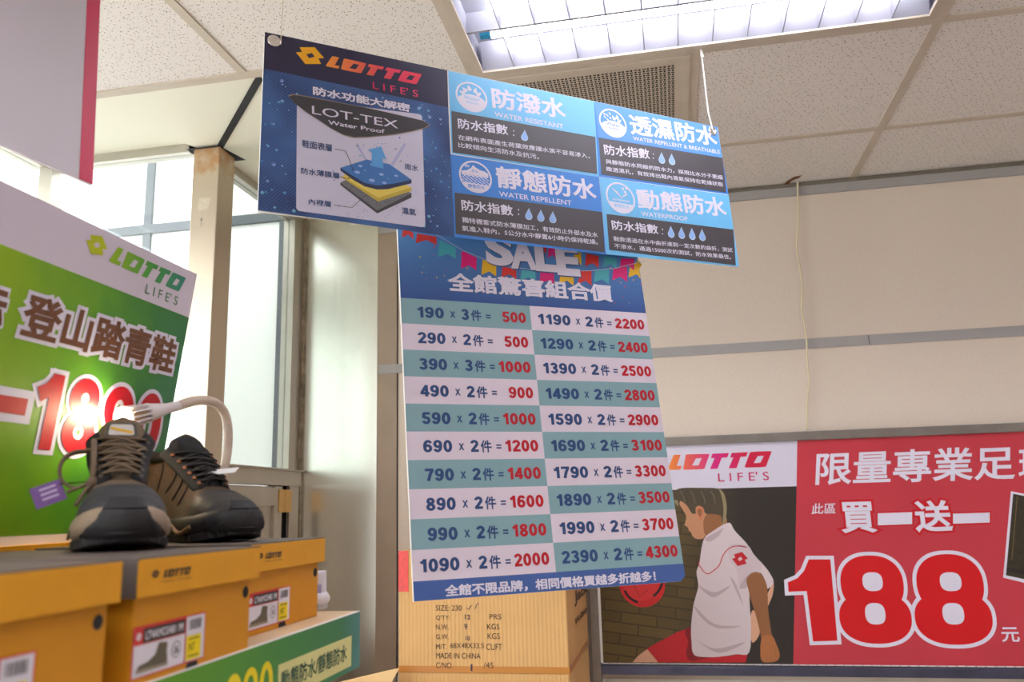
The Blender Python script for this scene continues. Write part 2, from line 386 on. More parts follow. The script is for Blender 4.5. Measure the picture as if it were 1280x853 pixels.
# lower wall wainscot panels under the framed poster
f = MB()
for k in range(10):
    x = -1.06 + .26 * k; f.box(x + .002, x + .258, YB - .004, YB, 0, CAMZ - .60, M_white)
structure(f, 'wall_wainscot')
f = MB(); f.box(XR, XR + .1, YF, YB, 0, CEIL + .1, M_wall); structure(f, 'wall_right')
f = MB(); f.box(XL - .3, XR, YF - .1, YF, 0, CEIL + .1, M_wall); structure(f, 'wall_front')

# stainless sheet cladding beside the side window
M_steel = mat('stainless_cladding', (236, 235, 228), 0.24, 0.9, noise=0.03, nscale=2)
def steel_streaks(m):
    nd, lk, b = nodes_of(m); tc = nd.new('ShaderNodeTexCoord'); mp = nd.new('ShaderNodeMapping'); mp.inputs['Scale'].default_value = (60, 1, 1.2); lk.new(tc.outputs['Object'], mp.inputs[0])
    n = nd.new('ShaderNodeTexNoise'); n.inputs['Scale'].default_value = 3; lk.new(mp.outputs[0], n.inputs['Vector'])
    mr = nd.new('ShaderNodeMapRange'); mr.inputs[3].default_value = .17; mr.inputs[4].default_value = .3; lk.new(n.outputs['Fac'], mr.inputs[0]); lk.new(mr.outputs[0], b.inputs['Roughness'])
    bp = nd.new('ShaderNodeBump'); bp.inputs['Strength'].default_value = .25; bp.inputs['Distance'].default_value = .02
    n2 = nd.new('ShaderNodeTexNoise'); n2.inputs['Scale'].default_value = 2.2; lk.new(tc.outputs['Object'], n2.inputs['Vector']); lk.new(n2.outputs['Fac'], bp.inputs['Height']); lk.new(bp.outputs['Normal'], b.inputs['Normal'])
steel_streaks(M_steel)
f = MB(); f.box(XG - .02, -1.145, YB - .006, YB + .1, 0, CEIL + .06, M_steel)
f.box(XG - .005, XG + .012, YB - .02, YB - .006, 0, CEIL + .05, mat('old_sealant', (150, 138, 120), .9, noise=.35, nscale=30)); structure(f, 'wall_cladding')

# column at the mitre
M_col = mat('column_metal_sheet', (190, 176, 158), 0.3, 0.8, noise=0.03, nscale=4)
def rust(m):
    nd, lk, b = nodes_of(m); tc = nd.new('ShaderNodeTexCoord'); sp = nd.new('ShaderNodeSeparateXYZ'); lk.new(tc.outputs['Object'], sp.inputs[0])
    mr = nd.new('ShaderNodeMapRange'); mr.inputs[1].default_value = CEIL - .2; mr.inputs[2].default_value = CEIL - .02; lk.new(sp.outputs[2], mr.inputs[0])
    n = nd.new('ShaderNodeTexNoise'); n.inputs['Scale'].default_value = 26; n.inputs['Detail'].default_value = 6; lk.new(tc.outputs['Object'], n.inputs['Vector'])
    mu = nd.new('ShaderNodeMath'); mu.operation = 'MULTIPLY'; lk.new(mr.outputs[0], mu.inputs[0]); lk.new(n.outputs['Fac'], mu.inputs[1])
    r = nd.new('ShaderNodeValToRGB'); r.color_ramp.elements[0].position = .28; r.color_ramp.elements[1].position = .5; lk.new(mu.outputs[0], r.inputs[0])
    mx = nd.new('ShaderNodeMix'); mx.data_type = 'RGBA'; mx.inputs[6].default_value = (*lin((192, 178, 160)), 1); mx.inputs[7].default_value = (*lin((176, 136, 96)), 1)
    lk.new(r.outputs[0], mx.inputs[0]); lk.new(mx.outputs[2], b.inputs['Base Color'])
    mr2 = nd.new('ShaderNodeMath'); mr2.operation = 'MULTIPLY_ADD'; mr2.inputs[1].default_value = -.7; mr2.inputs[2].default_value = .85; lk.new(r.outputs[0], mr2.inputs[0]); lk.new(mr2.outputs[0], b.inputs['Metallic'])
rust(M_col)
f = MB(); f.box(-1.472, -1.379, 2.255, 2.35, 0, CEIL, M_col, .003); structure(f, 'column')
f = MB(); f.poly([(-1.495, 2.245, CEIL - .004), (-1.379, 2.245, CEIL - .004), (-1.35, 2.37, CEIL - .004), (-1.472, 2.37, CEIL - .004)], M_dark); structure(f, 'column_cap')
# old sticker residue on the column's front face
f = MB(); resid = mat('tape_residue', (196, 184, 166), .8, noise=.1, nscale=60)
f.poly([tuple(at(q, 1, 2.2545)) for q in ((249, 247), (264, 248), (260, 262), (247, 263))], resid)
for a, b in (((247, 258), (252, 280)), ((252, 268), (249, 284)), ((237, 292), (250, 284))):
    A, B = at(a, 1, 2.2543), at(b, 1, 2.2543); f.add([A, A + np.array([.003, 0, 0]), B + np.array([.003, 0, 0]), B], [(0, 1, 2, 3)], resid)
structure(f, 'column_residue')

# glazing
M_glass = glass_mat('window_glass', (.97, .99, .98)); M_frosted = mat('frosted_film', (225, 234, 232), .6)
sill_t = at((290, 575), 0, XG)[2]; sill_f = at((281, 583), 0, XG)[2]; sill_b = at((290, 604.7), 0, XG)[2]
M_glass2 = glass_mat('misty_window_glass', (.68, .70, .68))
def window(name, frames, panes, glass=None):
    f = MB()
    for b in frames: f.box(*b, M_alu if len(b) == 6 else b[6])
    o = structure(f, name)
    for b in panes:
        p = MB(); p.box(*b, glass or M_glass); p.build('pane', o)
    return o
HZ = CEIL + .045
window('window_1', [(XL, XG, YG, YG + .05, HZ - .03, HZ), (XL, XG, YG, YG + .05, 0.0, .12), (XL - .02, XL + .03, YG - .01, YG + .05, 0, HZ), (XL, XG, YG, YG + .05, .95, .99)],
       [(XL + .03, XG, YG + .02, YG + .026, .12, .95), (XL + .03, XG, YG + .02, YG + .026, .99, HZ - .03)])
wo = window('window_2', [(XG - .05, XG, YG, YB, HZ - .03, HZ), (XG - .05, XG + .015, YG, YB - .02, sill_b, sill_f), (XG - .03, XG + .03, YG, YB - .02, sill_f, sill_f + .006),
                    (XG - .05, XG - .001, YB - .1, YB - .05, sill_f + .006, HZ - .03), (XG - .05, XG, YB - .05, YB - .02, sill_f + .006, HZ - .03), (XG - .05, XG, YB - .05, YB - .02, 0, sill_b)],
            [(XG - .03, XG - .024, YG + .05, YB - .1, sill_f, HZ - .03)], M_glass2)
# low cupboard door under the sill, with a brass hinge
f = MB(); f.box(XG - .04, XG, YG + .06, YB - .17, .3, sill_b - .004, M_alu); f.box(XG, XG + .012, YG + .06, YB - .23, sill_b - .075, sill_b - .01, M_alu)
f.box(XG, XG + .012, YB - .23, YB - .17, .3, sill_b - .004, M_alu); door = structure(f, 'door_1')
f = MB(); f.box(XG, XG + .012, YB - .11, YB - .03, .3, sill_b, M_alu); f.box(XG - .05, XG - .01, YB - .17, YB - .03, .3, sill_b, M_dark); f.build('door_frame', door)
f = MB(); brass = mat('brass', (206, 168, 104), .35, .8); f.box(XG + .012, XG + .017, YB - .20, YB - .152, sill_b - .1, sill_b - .015, brass, .001); f.box(XG + .012, XG + .017, YB - .148, YB - .10, sill_b - .1, sill_b - .015, brass, .001)
f.tube([(XG + .017, YB - .15, sill_b - .1), (XG + .017, YB - .15, sill_b - .015)], .004, brass); f.build('hinge', door)
# left wall glazing running towards the viewer
fr = [(XL - .05, XL, YF, YG, HZ - .03, HZ), (XL - .05, XL, YF, YG, 0, .1), (XL - .05, XL, YF, YG, .95, .99)] + [(XL - .052, XL + .002, y, y + .04, 0, HZ) for y in (-2.4, -1.2, 0.0, 1.2)]
window('window_3', fr, [(XL - .03, XL - .024, YF, YG, .1, HZ - .03)])
f = MB(); f.box(XL - .3, XL - .05, YF, YG, CEIL + .06, CEIL + .1, M_soffit); structure(f, 'ceiling_overhang')
# outside: white panelled frontage of the neighbour, grey joints
f = MB(); M_out = mat('white_outdoor_panel', (238, 240, 238), .7)
f.box(-5.5, XG - .05, 3.35, 3.45, 0, 3.6, M_out); f.box(-5.5, -5.4, YG, 3.35, 0, 3.6, M_out)
structure(f, 'wall_outside')
f = MB(); q1 = at((190, 287.5), 1, 3.35); q2 = at((320, 276), 1, 3.35)
f.box(-5.4, XG - .1, 3.33, 3.35, q1[2] - .022, q1[2] + .022, M_greyframe)
for px in ((189, 240), (352, 420)):
    x = at(px, 1, 3.35)[0]; f.box(x - .02, x + .02, 3.334, 3.35, 0, 3.6, M_greyframe)
structure(f, 'trim_4')
f = MB(); f.box(-6, XG - .05, YG + .06, 3.35, -.02, 0, mat('pavement', (190, 188, 184), .8, noise=.05, nscale=5)); f.box(-6, XL - .3, YF, YG + .06, -.02, 0, MATS['pavement']); structure(f, 'ground_outside')

# ------------------------------------------------------------------ ceiling light, twice the bay width
M_refl = mat('white_reflector', (150, 150, 163), .35, 0.0)
M_tube = emit_mat('fluorescent_tube', (1.0, .985, 1.0), TUBE_STRENGTH)
def ceiling_light(x0, x1, y0, y1, label):
    r = empty('ceiling_light', (x0, y0, CEIL), label, 'ceiling light', 'recessed louvred ceiling lights')
    W = x1 - x0; D = y1 - y0; H = .10
    f = MB(); f.box(0, W, 0, D, H - .005, H, M_refl); f.box(0, .005, 0, D, 0, H, M_refl); f.box(W - .005, W, 0, D, 0, H, M_refl); f.box(0, W, 0, .005, 0, H, M_refl); f.box(0, W, D - .005, D, 0, H, M_refl)
    t = .02; zz = -.006
    for b in ((0, W, 0, t), (0, W, D - t, D), (0, t, t, D - t), (W - t, W, t, D - t)): f.box(*b, zz, .004, M_bar)
    f.build('housing', r)
    f = MB(); n = 13
    for k in range(1, n):
        x = t + (W - 2 * t) * k / n; f.box(x - .0012, x + .0012, t, D - t, .0, .045, M_refl)
    lanes = [t + (D - 2 * t) * k / 3 for k in range(4)]
    for y in lanes[1:-1]:
        f.add([(t, y - .004, .002), (W - t, y - .004, .002), (W - t, y, .06), (t, y, .06), (t, y + .004, .002), (W - t, y + .004, .002)], [(0, 1, 2, 3), (3, 2, 5, 4), (0, 4, 5, 1)], M_refl)
    f.add([(t, t, .0), (W - t, t, .0), (W - t, t + .03, .07), (t, t + .03, .07)], [(0, 1, 2, 3)], M_refl)
    f.add([(t, D - t, .0), (W - t, D - t, .0), (W - t, D - t - .03, .07), (t, D - t - .03, .07)], [(3, 2, 1, 0)], M_refl)
    f.build('louver', r)
    for k in range(3):
        y = (lanes[k] + lanes[k + 1]) / 2
        f = MB(); f.tube([(.065, y, .055), (W - .065, y, .055)], .015, M_tube, 14); tb = f.build('tube', r, True)
        f = MB(); bl = mat('blue_end_cap', (30, 150, 190), .4); f.tube([(.035, y, .055), (.065, y, .055)], .0155, bl, 14); f.build('end_cap', tb); f = MB(); f.tube([(W - .065, y, .055), (W - .035, y, .055)], .0155, bl, 14); f.build('end_cap', tb)
    return r
x0 = xb0 + .012; x1 = xb0 + 2 * pitch - .012
M_hole = MATS['dark_gap']
for l, lab in zip(LIGHTS, ['white louvred fluorescent ceiling light above the blue and black hanging sign', 'added unseen louvred ceiling light in the ceiling bay behind the viewer', 'added unseen louvred ceiling light second bay behind the viewer', 'added unseen louvred ceiling light near the right wall', 'added unseen louvred ceiling light behind the viewer by the right wall', 'added unseen louvred ceiling light behind the viewer near the glazed left wall']):
    ceiling_light(*l, lab)     # only the first is seen; the rest are lamps added to light the room

# perforated air vent beside the light
r = empty('air_vent', (xb0 + .012, yb0 + .012, CEIL - .004), 'square perforated beige air return vent in the ceiling behind the blue hanging sign', 'air vent')
VW = pitch - .024; VD = pitchy - .024
f = MB(); f.box(0, VW, 0, VD, 0, .02, M_bar); f.build('vent_panel', r)
f = MB(); hol = mat('vent_opening', (38, 34, 32), .9); N = 22; c = (VW - .08) / N; cy_ = (VD - .08) / N
for i in range(N):
    for j in range(N):
        x = .04 + i * c; y = .04 + j * cy_
        for (ax, ay, bx, by) in ((.08, .12, .48, .36), (.62, .08, .86, .48), (.12, .56, .36, .94), (.52, .64, .92, .88)):
            f.add([(x + ax * c, y + ay * cy_, -.0004), (x + ax * c, y + by * cy_, -.0004), (x + bx * c, y + by * cy_, -.0004), (x + bx * c, y + ay * cy_, -.0004)], [(0, 1, 2, 3)], hol)
o = f.build('perforation', r); o['kind'] = 'stuff'
f = MB()
for b in ((0, VW, 0, .018), (0, VW, VD - .018, VD), (0, .018, .018, VD - .018), (VW - .018, VW, .018, VD - .018)): f.box(*b, -.004, .0, M_bar)
f.build('vent_frame', r)

# ================================================================== THE PRINTED BOARDS
INK_W = (224, 219, 238)
P_white = mat('print_white', INK_W, .45)
P_edge = mat('foam_board_edge', (238, 234, 232), .7)
P_navy = mat('print_navy', (44, 40, 72), .35)
P_lblue = mat('print_light_blue', (112, 190, 240), .38)
P_blue = mat('print_blue', (62, 132, 218), .38)
P_grey = mat('print_charcoal', (74, 70, 76), .4)
P_red = mat('print_red', (200, 14, 34), .42)
M_eyelet = mat('eyelet_chrome', (225, 220, 215), .15, 1.0)
M_cord = mat('white_cord', (236, 232, 226), .7)

def board(mb, sh, corners, t, m_edge):
    P = [sh.L(p) for p in corners]
    xs_, ys_ = zip(*P); return mb.prism(P, -t, 0, m_edge)

# ---- blue and black waterproofing sign hung on cords
def ray_k(p, k, ref):  # helper only for the four measured corners of the sign
    return ref * k
kS = 1.41
TLs = np.array([-.52481825, .95755177, .66556286]) * kS; TRs = np.array([.1196143, 1.44830125, .67773084]) * kS
BLs = np.array([-.51030726, .92988994, .3880827]) * kS
up = np.array([0, 0, CAMZ])
S = Sheet(BLs + up, TRs - TLs, TLs - BLs)
sg = empty('hanging_sign', S.M, 'long blue and black hanging sign about shoe waterproofing below the ceiling light', 'sign')
SC_ = [(331, 40), (897, 159), (924, 334), (322, 264)]
f = MB(); board(f, S, SC_[::-1], .005, P_edge)
o = f.build('sign_panel', sg)
# printed fabric picture with drops
def fabric_material():
    m = mat('print_wet_fabric', (48, 84, 150), .35); nd, lk, b = nodes_of(m); tc = nd.new('ShaderNodeTexCoord')
    mp = nd.new('ShaderNodeMapping'); mp.inputs['Rotation'].default_value = (0, 0, .75); lk.new(tc.outputs['Object'], mp.inputs[0])
    wv = nd.new('ShaderNodeTexWave'); wv.inputs['Scale'].default_value = 62; wv.inputs['Distortion'].default_value = 1.2; wv.inputs['Detail'].default_value = 2; lk.new(mp.outputs[0], wv.inputs[0])
    n = nd.new('ShaderNodeTexNoise'); n.inputs['Scale'].default_value = 7; lk.new(tc.outputs['Object'], n.inputs[0])
    mu = nd.new('ShaderNodeMath'); mu.operation = 'MULTIPLY_ADD'; mu.inputs[1].default_value = .16; lk.new(wv.outputs['Fac'], mu.inputs[0]); lk.new(n.outputs['Fac'], mu.inputs[2])
    r = nd.new('ShaderNodeValToRGB'); r.color_ramp.elements[0].position = .38; r.color_ramp.elements[1].position = .9
    r.color_ramp.elements[0].color = (*lin((36, 52, 102)), 1); r.color_ramp.elements[1].color = (*lin((82, 126, 192)), 1); lk.new(mu.outputs[0], r.inputs[0]); lk.new(r.outputs[0], b.inputs['Base Color'])
    return m
M_fab = fabric_material()
f = MB(); S.poly(f, [(329.4, 85.5), (560.3, 134), (568.3, 296.8), (322.2, 263)], .0003, M_fab)
rnd = random.Random(3)
drops = [mat('print_drop_pale', (150, 178, 226), .3), mat('print_drop_blue', (70, 104, 190), .3), mat('print_drop_teal', (90, 168, 196), .3)]
a = S.L((323, 262)); b = S.L((560, 134))
for k in range(190):
    x = rnd.uniform(a[0] + .004, b[0] - .004); y = rnd.uniform(a[1] + .004, S.L((329, 86))[1] - .012)
    rr = rnd.choice([.001, .0014, .0018, .0026, .0036]); f.poly([(u, v, .0005 + k * 1e-6) for u, v in disc(x, y, rr, 12)], drops[k % 3])
    if rr > .0018: f.poly([(u, v, .0007 + k * 1e-6) for u, v in disc(x - rr * .25, y + rr * .25, rr * .55, 10)], drops[(k + 1) % 3])
f.build('fabric_picture', sg)
f = MB(); S.poly(f, [(331, 40), (559, 88), (560.3, 134.3), (329.4, 85.8)], .0003, P_navy); f.build('name_band', sg)
M_wm = ramp_mat('print_sunset_ramp', 0, S.L((408, 80))[0], S.L((524, 100))[0], [(0, (240, 150, 60)), (.35, (236, 104, 74)), (.75, (232, 44, 92)), (1, (232, 50, 76))])
f = MB()
a = S.L((407, 83)); b = S.L((527, 93)); wordmark(f, a[0], a[1], b[0], b[1], .0007, M_wm)
a = S.L((370, 71)); b = S.L((405, 63.5)); a2 = S.L((380, 80)); b2 = S.L((392, 59)); emblem(f, a[0], a2[1], b[0], b2[1], .0007, mat('print_amber', (244, 176, 24), .4))
S.text(f, "L I F E' S", (466, 111), (522, 113), .0007, mat('print_pink', (226, 40, 96), .4), .004)
f.build('logo', sg)
f = MB(); S.text(f, '防水功能大解密', (391, 119), (512.5, 130.5), .0007, mat('print_dark_outline', (40, 52, 100), .4), .035, 0, .05)
S.text(f, '防水功能大解密', (391, 119), (512.5, 130.5), .0010, P_white, .035); f.build('lettering', sg)
# pale inset diagram
z8 = lambda L: [(360 + x / 4.49, 110 + y / 4.49) for x, y in L]
f = MB(); Pp = [S.L(p) for p in z8([(50, 60), (45, 690), (770, 785), (752, 150)])]
f.poly([(x, y, .0008) for x, y in rounded(Pp, .009)], mat('print_pale_lilac', (206, 203, 226), .4)); dg = f.build('diagram_panel', sg)
nb = mat('print_ink_blue', (52, 76, 124), .45)
for body, A, B in (('鞋面表層', (78, 335), (245, 318)), ('防水薄膜層', (72, 484), (286, 478)), ('內裡層', (115, 657), (240, 637)), ('雨水', (655, 460), (730, 436)), ('濕氣', (638, 710), (715, 680))):
    f = MB(); A, B = z8([A, B]); S.text(f, body, A, B, .0012, nb, .02); f.build('caption', dg)
for L, q in (([(262, 345), (322, 355), (365, 462)], (363, 462)), ([(285, 500), (342, 512)], (340, 511)), ([(258, 660), (358, 674), (440, 600)], None)):
    f = MB(); S.line(f, z8(L), .0012, .0016, P_grey)
    if q: x, y = S.L(z8([q])[0]); f.poly([(u, v, .0017) for u, v in disc(x, y, .0016, 10)], P_grey)
    f.build('callout_line', dg)
f = MB()
def zp(L, h, m): S.poly(f, z8(L), h, m)
zp([(293, 533), (325, 526), (500, 690), (692, 592), (692, 617), (500, 706), (293, 546)], .0011, mat('print_mesh_dark', (64, 64, 70), .5))
zp([(293, 533), (420, 470), (692, 592), (500, 690)], .00112, mat('print_mesh_grey', (112, 112, 118), .5, noise=.3, nscale=420))
zp([(300, 498), (310, 510), (505, 640), (692, 580), (692, 560), (505, 618)], .0012, mat('print_ochre', (196, 170, 62), .5)); zp([(300, 498), (430, 440), (692, 560), (505, 618)], .00122, mat('print_yellow_layer', (226, 204, 96), .5))
zp([(293, 450), (293, 466), (360, 515), (430, 555), (500, 572), (560, 570), (692, 537), (692, 517), (600, 530), (500, 548), (430, 530), (360, 492)], .0013, mat('print_layer_edge', (44, 56, 92), .5))
zp([(293, 450), (440, 404), (570, 430), (692, 517), (600, 538), (500, 550), (430, 535), (360, 494)], .00135, mat('print_layer_blue', (66, 118, 186), .4))
for x, y, r_ in ((405, 440, 14), (470, 433, 13), (388, 475, 18), (523, 487, 16), (470, 521, 20), (540, 535, 15), (606, 495, 13), (430, 465, 6), (560, 510, 5)):
    u, v = S.L(z8([(x, y)])[0]); f.poly([(a, v + (b - v) * .6, .0014) for a, b in disc(u, v, r_ * .00031, 14)], drops[0])
zp([(447, 350), (520, 330), (552, 402), (530, 398), (535, 455), (466, 440), (470, 368)], .00145, mat('print_arrow_blue', (92, 160, 222), .4))
zp([(378, 318), (390, 312), (440, 402), (432, 410)], .0011, mat('print_lilac_streak', (178, 178, 220), .4)); zp([(650, 310), (664, 318), (590, 440), (575, 430)], .0011, MATS['print_lilac_streak'])
rnd = random.Random(5)
for k in range(36):
    x, y = (rnd.uniform(420, 560), rnd.uniform(310, 345)) if k < 14 else (rnd.uniform(330, 640), rnd.uniform(640, 730))
    if k >= 14 and abs(x - 500) < 120 and y < 700 and y < 700 - abs(x - 500) * .4: continue
    u, v = S.L(z8([(x, y)])[0]); f.poly([(a, b, .0011) for a, b in disc(u, v, .0009, 8)], drops[1])
for x, y in ((385, 322), (600, 342), (628, 410)):
    u, v = S.L(z8([(x, y)])[0]); f.poly([(a, b, .0012) for a, b in disc(u, v, .0028, 12)], P_grey); f.poly([(a - .0008, b + .0008, .0013) for a, b in disc(u, v, .0024, 12)], MATS['print_pale_lilac'])
f.build('layer_diagram', dg)
f = MB(); bad = z8([(0, 45), (22, 36), (60, 40), (200, 66), (450, 114), (650, 160), (760, 186), (797, 210), (770, 228), (700, 246), (600, 265), (450, 280), (370, 283), (310, 268), (240, 230), (170, 182), (100, 138), (30, 82)])
S.poly(f, bad, .0014, mat('print_badge_rim', (150, 132, 118), .4)); cB = S.L(bad[0])
S.poly(f, [(p[0] * .985 + 442 * .015, p[1] * .955 + 148 * .045) for p in bad], .0016, mat('print_badge', (62, 60, 66), .4))
A, B = z8([(134, 148), (614, 186)]); S.text(f, 'LOT-TEX', A, B, .0019, P_white, .0)
A, B = z8([(224, 206), (540, 236)]); S.text(f, 'Water Proof', A, B, .0019, P_white, .012); f.build('badge', sg)

# four rating panels
z = {1: lambda x, y: (550 + x / 6.095, 85 + y / 6.095), 3: lambda x, y: (555 + x / 6.244, 185 + y / 6.244), 2: lambda x, y: (735 + x / 3.877, 120 + y / 3.877)}; z[4] = z[2]
m_drop = ramp_mat('print_raindrop', 1, 0, .4, [(0, (150, 186, 236)), (1, (176, 206, 244))])
def rating(k, outer, head, dark, circ, cr, title, sub, body, ix, colon, drops_, dh, fr_, hd, hts):
    g = z[k]; f = MB(); S.poly(f, outer, .0003, fr_); S.poly(f, head, .0005, hd); S.poly(f, dark, .0008, P_grey); p = f.build('rating_panel', sg)
    f = MB(); c = S.L(g(*circ)); r_ = cr * abs(S.L(g(circ[0] + 60, circ[1] + 12))[0] - c[0]) / 60
    fill(f, [disc(c[0], c[1], r_, 40), disc(c[0], c[1], r_ * .89, 40)], .0009, P_white); X = lambda L: [(c[0] + a * r_, c[1] + b * r_) for a, b in L]
    Y3 = lambda L, h, m: f.poly([(a, b, h) for a, b in X(L)], m)
    arc = [(.89 * math.cos(t), .89 * math.sin(t)) for t in [math.radians(d) for d in range(190, 351, 10)]]
    if k in (1, 2):
        Y3(arc + [(.6, .05), (.2, .16), (-.2, .16), (-.6, .02)], .0010, P_white)
        if k == 1:
            for x, y, a in ((-.42, .42, .9), (-.12, .58, .3), (.28, .5, -.3), (.5, .3, -.9), (-.6, .2, 1.2)):
                f.poly([(c[0] + r_ * (x + (u * math.cos(a) - v * math.sin(a)) * 1), c[1] + r_ * (y + u * math.sin(a) + v * math.cos(a)), .001) for u, v in droplet(0, 0, .42, 0)], P_white)
        else:
            for x, y, a in ((.1, .4, .5), (.38, .5, 0), (.52, .25, -.9)):
                f.poly([(c[0] + r_ * (x + (u * math.cos(a) - v * math.sin(a)) * 1), c[1] + r_ * (y + u * math.sin(a) + v * math.cos(a)), .001) for u, v in droplet(0, 0, .38, 0)], P_white)
            for x, y in ((-.6, .4), (-.4, .55), (-.2, .4), (-.42, .25), (-.2, .7), (-.6, .6)): line(f, X([(x, y), (x + .12, y - .12)]), r_ * .09, .001, P_white)
        q = X([(-.5, -.22), (.5, .02)]); lay(f, 'Water', q[0][0], q[0][1], q[1][0], q[1][1], .0012, hd, .0)
        q = X([(-.36, -.46), (.4, -.32)]); lay(f, 'Resistant' if k == 1 else 'Repellent', q[0][0], q[0][1], q[1][0], q[1][1], .0012, hd, .0)
    elif k == 3:
        Y3([(-.84, .26), (-.5, .34), (-.25, .5), (-.1, .72), (.08, .58), (.3, .46), (.6, .42), (.8, .3), (.8, .1), (-.84, .1)], .0010, P_white)
        for j in range(4):
            yy = .08 - .15 * j; line(f, X([(-.82 + .04 * i, yy + .07 * math.sin(i * 1.0 + j)) for i in range(41)]), r_ * .055, .0012, hd if j != 0 else P_white)
            line(f, X([(-.82 + .04 * i, yy - .07 + .07 * math.sin(i * 1.0 + j)) for i in range(41)]), r_ * .06, .0011, P_white)
        arc2 = [(.89 * math.cos(t), .89 * math.sin(t)) for t in [math.radians(d) for d in range(208, 333, 8)]]
        Y3(arc2, .0013, P_white); q = X([(-.52, -.74), (.52, -.5)]); lay(f, '靜態防水', *q[0], *q[1], .0015, hd, .01)
        q = X([(-.2, .24), (.2, .44)]); lay(f, '防水', *q[0], *q[1], .0013, hd, .0); q = X([(-.62, .52), (-.3, .76)]); lay(f, '6hr', *q[0], *q[1], .0011, P_white, .02)
    else:
        for dx in (0, .14, .28): line(f, X([(-.5 + dx, .55 - dx * .5), (.05, .02), (.5 - dx * .2, .28 + dx * .2)]), r_ * .06, .0010, P_white)
        for x, y in ((.25, .62), (.5, .68), (.38, .42)): f.poly([(a, b, .001) for a, b in disc(c[0] + x * r_, c[1] + y * r_, r_ * .09, 12)], P_white)
        q = X([(-.6, -.24), (.6, -.1)]); lay(f, 'WATERPROOF', *q[0], *q[1], .0010, P_white, .02)
        Y3([(.89 * math.cos(t), .89 * math.sin(t)) for t in [math.radians(d) for d in range(200, 341, 8)]], .0010, P_white); q = X([(-.52, -.66), (.52, -.4)]); lay(f, '動態防水', *q[0], *q[1], .0013, hd, .0)
    f.build('icon', p)
    f = MB(); S.text(f, title[0], g(*title[1]), g(*title[2]), .0010, P_white, .028, ht=hts[0]); S.text(f, sub[0], g(*sub[1]), g(*sub[2]), .0010, P_white, .012, ht=hts[1])
    S.text(f, '防水指數', g(*ix[0]), g(*ix[1]), .0012, P_white, .018, ht=hts[2])
    for q in colon: u, v = S.L(g(*q)); f.poly([(a, b, .0012) for a, b in disc(u, v, .0017, 12)], P_white)
    for t_, A, B in body: S.text(f, t_, g(*A), g(*B), .0012, P_white, .008, ht=hts[3])
    f.build('lettering', p)
    for q in drops_:
        u, v = S.L(g(*q)); hgt = abs(S.L(g(q[0], q[1] - dh / 2))[1] - S.L(g(q[0], q[1] + dh / 2))[1])
        d = MB(); d.poly([(a, b, .0012) for a, b in droplet(u, v, hgt)], mat('print_drop_rim', (196, 214, 240), .4)); d.poly([(a, b, .0014) for a, b in droplet(u, v, hgt * .86)], mat('print_drop_fill', (146, 182, 236), .4))
        d.build('drop_icon', p)
rating(1, [(560, 88.5), (742.6, 127), (748.6, 221.5), (564.5, 192)], [(560.5, 89), (741.5, 127), (744.2, 171), (562, 138.5)], [(564, 139), (744, 171.5), (746.2, 217.7), (566, 190.6)], (240, 223), 120,
       ('防潑水', (400, 305), (946, 242)), ('WATER RESISTANT', (416, 372), (936, 430)), [('在網布表面產生荷葉效應讓水滴不容易滲入，', (138, 550), (1135, 655)), ('比較傾向生活防水及抗污。', (138, 607), (750, 660))],
       ((138, 463), (512, 438)), ((560, 482), (560, 515)), ((641, 516),), 84, P_lblue, P_lblue, (25.4,6.1,12.8,6.7))
rating(3, [(562.8, 193), (748.7, 221.5), (757.8, 318.4), (568.3, 296.5)], [(563, 193.2), (748.7, 222), (752.5, 264.8), (567, 240.5)], [(568, 241), (752.5, 265.5), (755.7, 315.8), (569.6, 292.7)], (245, 227), 128,
       ('靜態防水', (413, 310), (1176, 252)), ('WATER REPELLENT', (430, 380), (992, 413)), [('獨特襪套式防水薄膜加工，有效防止外部水及水', (140, 585), (1196, 662)), ('氣進入鞋內，5公分水中靜置6小時仍保持乾燥。', (140, 650), (1196, 718))],
       ((138, 489), (532, 452)), ((580, 485), (580, 520)), ((658, 518), (752, 531), (845, 543)), 92, P_blue, P_blue, (27.2,6.4,13.5,7.0))
rating(2, [(742, 126.8), (896.5, 159), (910.4, 243.2), (748.5, 221)], [(743, 127), (896.3, 159.2), (902.6, 197), (748, 171.6)], [(748, 172.4), (902.8, 197.7), (907.6, 240.8), (751.6, 218.3)], (120, 133), 66,
       ('透濕防水', (207, 188), (614, 152)), ('WATER REPELLENT & BREATHABLE', (219, 216), (636, 264)), [('與靜態防水同級的防水力，採用比水分子更細', (86, 330), (648, 386)), ('緻透濕孔，有效排出鞋內濕氣保持在乾燥狀態', (88, 366), (650, 420))],
       ((80, 286), (293, 258)), ((315, 283), (315, 303)), ((355, 302), (404, 308)), 54, P_blue, mat('print_mid_blue', (84, 150, 226), .38), (25.3,4.9,13.0,5.9))
rating(4, [(749, 221.5), (910.6, 244), (923.8, 333.8), (757.9, 318)], [(750, 223), (910.4, 244.6), (916.2, 286.6), (757.5, 267)], [(757.9, 267.7), (916.5, 287.3), (919.6, 332), (761.4, 312.6)], (157, 495), 70,
       ('動態防水', (243, 548), (660, 495)), ('WATERPROOF', (258, 582), (480, 586)), [('鞋款透過在水中曲折達到一定次數的曲折，測試', (124, 705), (697, 738)), ('不滲水，通過15000次的測試，防水效果最佳。', (127, 740), (690, 772))],
       ((117, 650), (335, 626)), ((360, 648), (360, 670)), ((400, 660), (451, 665), (502, 670), (551, 675)), 57, P_lblue, P_lblue, (25.3,5.6,12.1,6.1))
